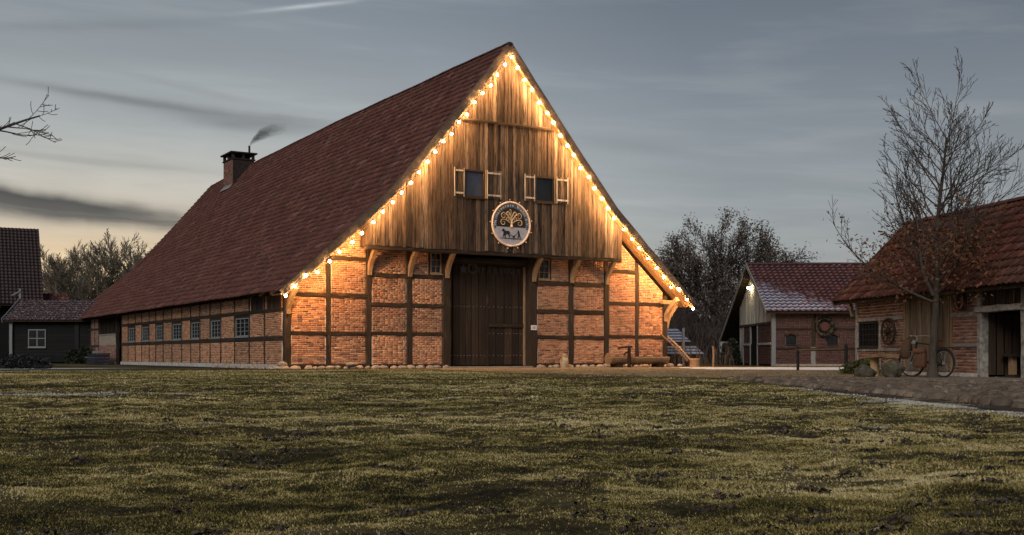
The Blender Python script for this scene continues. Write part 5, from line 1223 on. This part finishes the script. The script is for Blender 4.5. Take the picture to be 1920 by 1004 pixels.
for p, d in tips:
    h = p[2]
    pr_ = .75 if 1.9 < h < 3.6 and np.hypot(p[0], p[1]) < 1.75 else (.08 if h < 4.3 else 0)
    for k in range(5):
        if rg.random() < pr_:
            ax = Vector(rg.normal(0, 1, 3)).normalized(); M = Matrix.Translation(Vector(p)+Vector(rg.normal(0, .09, 3))) @ Matrix.Rotation(rg.uniform(0, 6.3), 4, ax) @ Matrix.Scale(rg.uniform(.05, .085), 4); lm.append(np.array(M))
for k in range(3300):                                     # withered leaves still hanging in the lower crown
    q = rg.uniform(0, 2*np.pi); rr_ = 1.55*np.sqrt(rg.random()); z = rg.normal(2.75, .42)
    if vnoise(np.array([q*1.7+z*2.2]), np.array([rr_*3.1+z*1.3]), 5)[0] < .50 or not 1.8 < z < 3.9: continue
    ax = Vector(rg.normal(0, 1, 3)).normalized(); M = Matrix.Translation((rr_*math.cos(q), rr_*math.sin(q), z)) @ Matrix.Rotation(rg.uniform(0, 6.3), 4, ax) @ Matrix.Scale(rg.uniform(.05, .085), 4); lm.append(np.array(M))
scatter('leaves', LFV, LFF, lm, M_leaf, tr, 'stuff')
# twiggy branches of a tree standing left of the frame
tl = emp('leaning_tree', (-8.2, 14.2, 0), 0, 'bare tree at the left edge, only its budded twigs reach into the picture', 'tree')
rg = np.random.default_rng(5); tb = [Tubes(), Tubes()]; tips = []
cfg2 = dict(seg=[.4, .16, .09, .05], wob=[.03, .07, .11, .14], up=[.1, .25, .25, .3], taper=[.4, .2, .3, .6], rmin=.0045, sides=[9, 6, 4, 3], nb=[7, 14, 7], ang=[60, 46, 48], rr=[.4, .5, .6], len=[1.6, .42, .40], perlen=None, shape=lambda t: 1.0)
cfg2['from'] = [.45, .25, .2]
grow(tb, (0, 0, -.05), (0, 0, 1), 6.0, .17, 0, cfg2, rg, tips)
grow([tb[0], tb[1]], (.05, 0, 2.75), (1, -.05, .20), 2.35, .05, 1, cfg2, rg, tips)
grow([tb[0], tb[1]], (.05, 0, 3.75), (1, .05, .52), 1.72, .016, 3, cfg2, rg, tips)
tb[0].build('trunk', M_bark, tl); tb[1].build('branches', M_twig, tl)
# big round tree beyond the barn
bt = emp('oak_tree', (15.4, 82, 0), 0, 'broad tree still carrying dull brown leaves, behind the small house', 'tree')
rg = np.random.default_rng(11); tb = [Tubes(), Tubes()]; tips = []
cfg3 = dict(seg=[.8, .5, .4, .3], wob=[.05, .08, .10, .13], up=[.1, .5, .35, .25], taper=[.35, .2, .3, .5], rmin=.017, sides=[8, 5, 4, 3], nb=[20, 12, 7], ang=[48, 36, 40], rr=[.45, .5, .6], len=[6.2, .46, .45], perlen=None, shape=lambda t: (1.0-.42*t))
cfg3['from'] = [.12, .15, .15]
ph_ = rg.uniform(0, 6, 4)
def env3(q):
    a = math.atan2(q[1], q[0]); k = 1+.035*math.sin(3*a+ph_[0])+.045*math.sin(q[2]*1.3+a*5+ph_[1])
    return (abs(q[0])/5.0/k)**2.3+(abs(q[1])/5.0/k)**2.3+(abs(q[2]-5.6)/5.6/k)**2.3 > 1
cfg3['env'] = env3
for dxy in ((-1.0, .2), (1.2, -.2), (.1, .4), (-2.0, -.5), (2.2, .4)):
    grow(tb, (dxy[0]*.5, dxy[1], -.1), (dxy[0]*.26, rg.uniform(-.12, .12), 1), 7.7-.5*abs(dxy[0]), .15, 0, cfg3, rg, tips)
tb[0].build('trunk', M_bark, bt); tb[1].build('branches', M_twig, bt)
lm = []
for p, d in tips:
    e = (p[2]-5.6)/5.5; rad = np.hypot(p[0], p[1])/4.9; outer_ = e*e*(1 if e > 0 else .4)+rad*rad
    n = rg.poisson(2.3 if outer_ > .62 else .8)
    for k in range(n):
        ax = Vector(rg.normal(0, 1, 3)).normalized(); M = Matrix.Translation(Vector(p)+Vector(rg.normal(0, .24, 3))) @ Matrix.Rotation(rg.uniform(0, 6.3), 4, ax) @ Matrix.Scale(rg.uniform(.08, .16), 4); lm.append(np.array(M))
print('oak tips', len(tips), len(lm))
scatter('leaves', LFV, LFF, lm, M_leaf_dk, bt, 'stuff')
# pale multi-stemmed bare tree far left behind the barn
pt_ = emp('willow_tree', (-44, 125, 0), 0, 'wide many stemmed bare tree glowing at its top behind the annex', 'tree')
rg = np.random.default_rng(3); tb = [Tubes(), Tubes()]; tips = []
cfg4 = dict(seg=[1.0, .8, .6, .45], wob=[.05, .07, .08, .10], up=[.25, .5, .4, .3], taper=[.3, .25, .4, .6], rmin=.021, sides=[6, 4, 3, 3], nb=[14, 11, 9], ang=[40, 34, 34], rr=[.5, .55, .7], len=[5.0, .52, .5], perlen=None, shape=lambda t: (1.0-.3*t))
cfg4['from'] = [.12, .12, .15]
cfg4['env'] = lambda q: (q[0]/9.2)**2+(q[1]/6)**2+(q[2]/13.4)**2 > 1+.08*math.sin(q[0]*2.1)*math.sin(q[0]*.9+q[1])
for k in range(27):
    a = -1.0+2*k/26+rg.uniform(-.06, .06); grow(tb, (a*4.6, rg.uniform(-2.5, 2.5), -.1), (a*.75, rg.uniform(-.3, .3), 1.1), rg.uniform(9.0, 11.4)*math.sqrt(max(.15, 1.1-.75*a*a)), .18, 0, cfg4, rg, tips)
tb[0].build('trunk', M_twig_far, pt_); tb[1].build('branches', M_twig_far, pt_)

def shrub(name, loc, size, n, ls, mat, lab, cat, group=None, stems=True):
    s_ = emp(name, loc, 0, lab, cat, group); rg = np.random.default_rng(int(abs(loc[0]*100+loc[1]*7))); mt = []
    for k in range(n):
        v = rg.normal(0, 1, 3); v /= np.linalg.norm(v); r = rg.uniform(.45, 1.0)**.6; v[2] = abs(v[2])
        lump = .75+.5*vnoise(np.array([v[0]*2.2+5]), np.array([v[1]*2.2+v[2]*1.7+5]), 8)[0]
        M = Matrix.Translation(Vector((v[0]*size[0]*r*lump, v[1]*size[1]*r*lump, v[2]*size[2]*r*lump+.02))) @ Matrix.Rotation(rg.uniform(0, 6.3), 4, Vector(rg.normal(0, 1, 3)).normalized()) @ Matrix.Scale(ls*rg.uniform(.7, 1.3), 4); mt.append(np.array(M))
    scatter('foliage', LFV, LFF, mt, mat, s_, 'stuff')
    tb_ = Tubes()
    for k in range(12):
        v = rg.normal(0, .5, 2); tb_.add([(0, 0, -.02), (v[0]*size[0]*.6, v[1]*size[1]*.6, size[2]*.5), (v[0]*size[0], v[1]*size[1], size[2]*.85)], [.03, .02, .008], 4)
    tb_.build('stems', M_twig, s_); return s_
shrub('evergreen_bush', (12.85, 67.0, 0), (.62, .62, 1.5), 2200, .12, M_ever, 'rounded dark evergreen bush at the left corner of the small house', 'bush')
shrub('ivy_clump', (10.25, 33.4, 0), (.55, .9, .42), 1600, .06, M_ivy, 'low mossy ivy clump at the far corner of the stable', 'plant')
M_hedge_l = varied('rimed low shrub', [(.02, .018, .022), (.03, .028, .03), (.016, .016, .018)], 9, .5, .8, .2, .3, .004, (1, 1, 1), (6, .58, .35))
shrub('low_hedge', (-20.6, 46.5, 0), (1.9, .9, .55), 2600, .10, M_hedge_l, 'low dark rimed shrub pile at the left edge on the snow', 'shrub')
shrub('dark_shrub', (-29.4, 79.0, 0), (1.6, 1.0, 1.1), 1600, .16, M_ever, 'dark shrub between the annex and the far barn corner', 'shrub')
# thicket beyond the barn (a mass of bare undergrowth) and far wood line
def thicket(name, x0, x1, y0, y1, h, n, mat, r0, lab, lean=.25, seed=4):
    rg = np.random.default_rng(seed); tb_ = Tubes()
    for k in range(n):
        x, y = rg.uniform(x0, x1), rg.uniform(y0, y1); hh = h*(.45+.55*vnoise(np.array([x*.3]), np.array([y*.1]), 9)[0])*rg.uniform(.5, 1.1); l = rg.normal(0, lean, 2)
        p0 = np.array([x, y, -.05]); mid = p0+np.array([l[0]*hh*.35, l[1]*hh*.35, hh*.5]); top = p0+np.array([l[0]*hh, l[1]*hh, hh]); tb_.add([p0, mid, top], [r0, r0*.7, r0*.3], 3)
        for j in range(4):
            t = rg.uniform(.3, .95); q = p0*(1-t)+top*t; e = q+np.array([rg.normal(0, .35)*hh*.4, rg.normal(0, .3)*hh*.3, rg.uniform(.1, .3)*hh]); tb_.add([q, (q+e)/2+[0, 0, .04*hh], e], [r0*.5, r0*.4, r0*.2], 3)
    return tag(tb_.build(name, mat, None, 'stuff'), lab, None, None, 'stuff')
thicket('undergrowth', 7.0, 24, 74, 88, 4.6, 1500, M_twig, .05, 'dark bare undergrowth beyond the barn and small house')
thicket('undergrowth', 6.8, 11.2, 55.5, 58.5, 1.7, 60, M_twig, .018, 'few bare garden shrubs before the rimed shed', .15, 6)
thicket('far_wood', -90, 120, 190, 240, 9, 3800, M_twig_far, .16, 'distant bare wood along the horizon', .12, 12)

# ------------------------------------------------------------------ cobbles, grass, leaf litter
COBV = [(-.5, -.5, -.4), (.5, -.5, -.4), (.5, .5, -.4), (-.5, .5, -.4), (-.48, -.46, .15), (.46, -.48, .18), (.48, .46, .15), (-.46, .48, .12), (-.26, -.26, .5), (.28, -.24, .5), (.25, .28, .48), (-.27, .25, .5)]
COBF = [(0, 1, 5, 4), (1, 2, 6, 5), (2, 3, 7, 6), (3, 0, 4, 7), (4, 5, 9, 8), (5, 6, 10, 9), (6, 7, 11, 10), (7, 4, 8, 11), (8, 9, 10, 11)]
cm = []
y = 8.2
while y < 27:
    x = 4.82+random.uniform(0, .1)+.35*float(vnoise(np.array([y*.9]), np.array([2.0]), 44)[0])
    while x < min(.46*y+.6, 12.5):
        w = random.uniform(.13, .24); far_lim = 22.6+(x-7.4)*(-.45) if x > 7.4 else 26.4
        if y < far_lim and random.random() < .93:
            M = Matrix.Translation((x+w/2, y+random.uniform(-.03, .03), .012+random.uniform(-.012, .02)+.03*(vnoise(np.array([x*.8]), np.array([y*.8]), 6)[0]-.5))) @ Matrix.Rotation(random.uniform(-.4, .4), 4, 'Z') @ Matrix.Rotation(random.uniform(-.14, .14), 4, 'X') @ Matrix.Rotation(random.uniform(-.14, .14), 4, 'Y') @ Matrix.Diagonal((w*.95, random.uniform(.13, .19), random.uniform(.07, .12), 1)); cm.append(M)
        x += w+.008
    y += .185
cm.sort(key=lambda M: (M.translation-Vector((0, 0, .5))).length)
cme = npmesh('cobblestone', COBV, COBF, True); cme.materials.append(M_cobble)
for M in cm[:300]:
    o = bpy.data.objects.new('cobblestone', cme); COL.objects.link(o); o.parent = path; o.matrix_local = M
scatter('cobbles', COBV, COBF, [np.array(M) for M in cm[300:]], M_cobble, path, 'stuff', True)

def grass():
    rg = np.random.default_rng(99); Vs = []
    for (y0, y1, dens, hmin, hmax, wd) in ((2.9, 5.0, 21000, .003, .010, .0040), (5.0, 8.0, 11500, .004, .012, .0050), (8.0, 14.0, 3900, .005, .014, .0080), (14, 24, 1000, .007, .018, .014), (24, 42, 260, .010, .026, .024)):
        ar = 0.96*(y1*y1-y0*y0)/2; n = int(ar*dens)
        y = np.sqrt(rg.uniform(y0*y0, y1*y1, n)); x = y*rg.uniform(-.48, .48, n)
        k = (x < 4.80+.45*(vnoise(y*1.7, y*0+3, 41)-.5)*2+rg.normal(0, .07, n)) | (y > 28)
        bl = np.array(BO)[:2]; ux, uy = .856, .517
        u_ = (x-bl[0])*ux+(y-bl[1])*uy; v_ = -(x-bl[0])*uy+(y-bl[1])*ux
        apr = (v_ > -1.0) | ((y > 26) & (x > -2.9+(44.8-y)*.24) & (x < 24))          # keep the sand apron and barn foot bare
        k &= (~apr) | ((rg.random(n) < .10) & (v_ < -1.0)); k &= (vnoise(x*1.3, y*1.3, 31)*.45+vnoise(x*4.5, y*4.5, 32)*.55 > .42) | (rg.random(n) < .16)
        x, y = x[k], y[k]; n = len(x); z = hgt(x, y); a = rg.uniform(0, 2*np.pi, n); h = rg.uniform(hmin, hmax, n)*(.6+.8*vnoise(x*2.1, y*2.1, 33)); ln = rg.normal(0, .9, (n, 2))*h[:, None]
        w = wd*rg.uniform(.6, 1.3, n); P = np.c_[x, y, z-.004]; s_ = np.c_[np.cos(a), np.sin(a)*.4, np.zeros(n)]*w[:, None]
        Vs.append(np.stack([P-s_, P+s_, np.c_[x+ln[:, 0], y+ln[:, 1], z+h]], 1).reshape(-1, 3))
    V = np.concatenate(Vs); F = np.arange(len(V)).reshape(-1, 3); print('grass blades', len(F))
    tag(link('grass', npmesh('grass', V, F), M_blade), 'short frosted winter grass on the lawn', None, None, 'stuff')
grass()
def litter():
    rg = np.random.default_rng(17); mt = []
    for k in range(300):
        y = 3.4+rg.random()**1.5*19; x = y*(rg.beta(1.5, 1.15)*.98-.49)
        if x > 4.2: continue
        L = rg.uniform(.02, .085)*(.7+.05*y); n = int(rg.integers(10, 40)); ang = rg.normal(0, .35)
        for j in range(n):
            px_, py_ = x+rg.normal(0, L)*np.cos(ang), y+rg.normal(0, L*.5); z = hgt(np.array([px_]), np.array([py_]))[0]; s = rg.uniform(.009, .026)*(.8+.04*y)
            M = Matrix.Translation((px_, py_, z+rg.uniform(.004, .022))) @ Matrix.Rotation(rg.uniform(0, 6.3), 4, 'Z') @ Matrix.Rotation(rg.normal(0, .9), 4, 'X') @ Matrix.Rotation(rg.normal(0, .7), 4, 'Y') @ Matrix.Diagonal((s*rg.uniform(.6, 1.5), s*rg.uniform(.5, 1), s*rg.uniform(.4, 1.3), 1)); mt.append(np.array(M))
    LV = [(-.5, -.3, 0), (0, -.45, .18), (.5, -.25, 0), (.55, .2, .12), (0, .45, -.02), (-.5, .3, .2), (0, 0, .34)]; LF = [(0, 1, 6, 5), (1, 2, 3, 6), (6, 3, 4, 5)]
    tag(scatter('leaf_litter', LV, LF, mt, M_litter, None, 'stuff'), 'dark frozen leaf clumps scattered over the lawn', None, None, 'stuff')
litter()
bpy.context.view_layer.update()
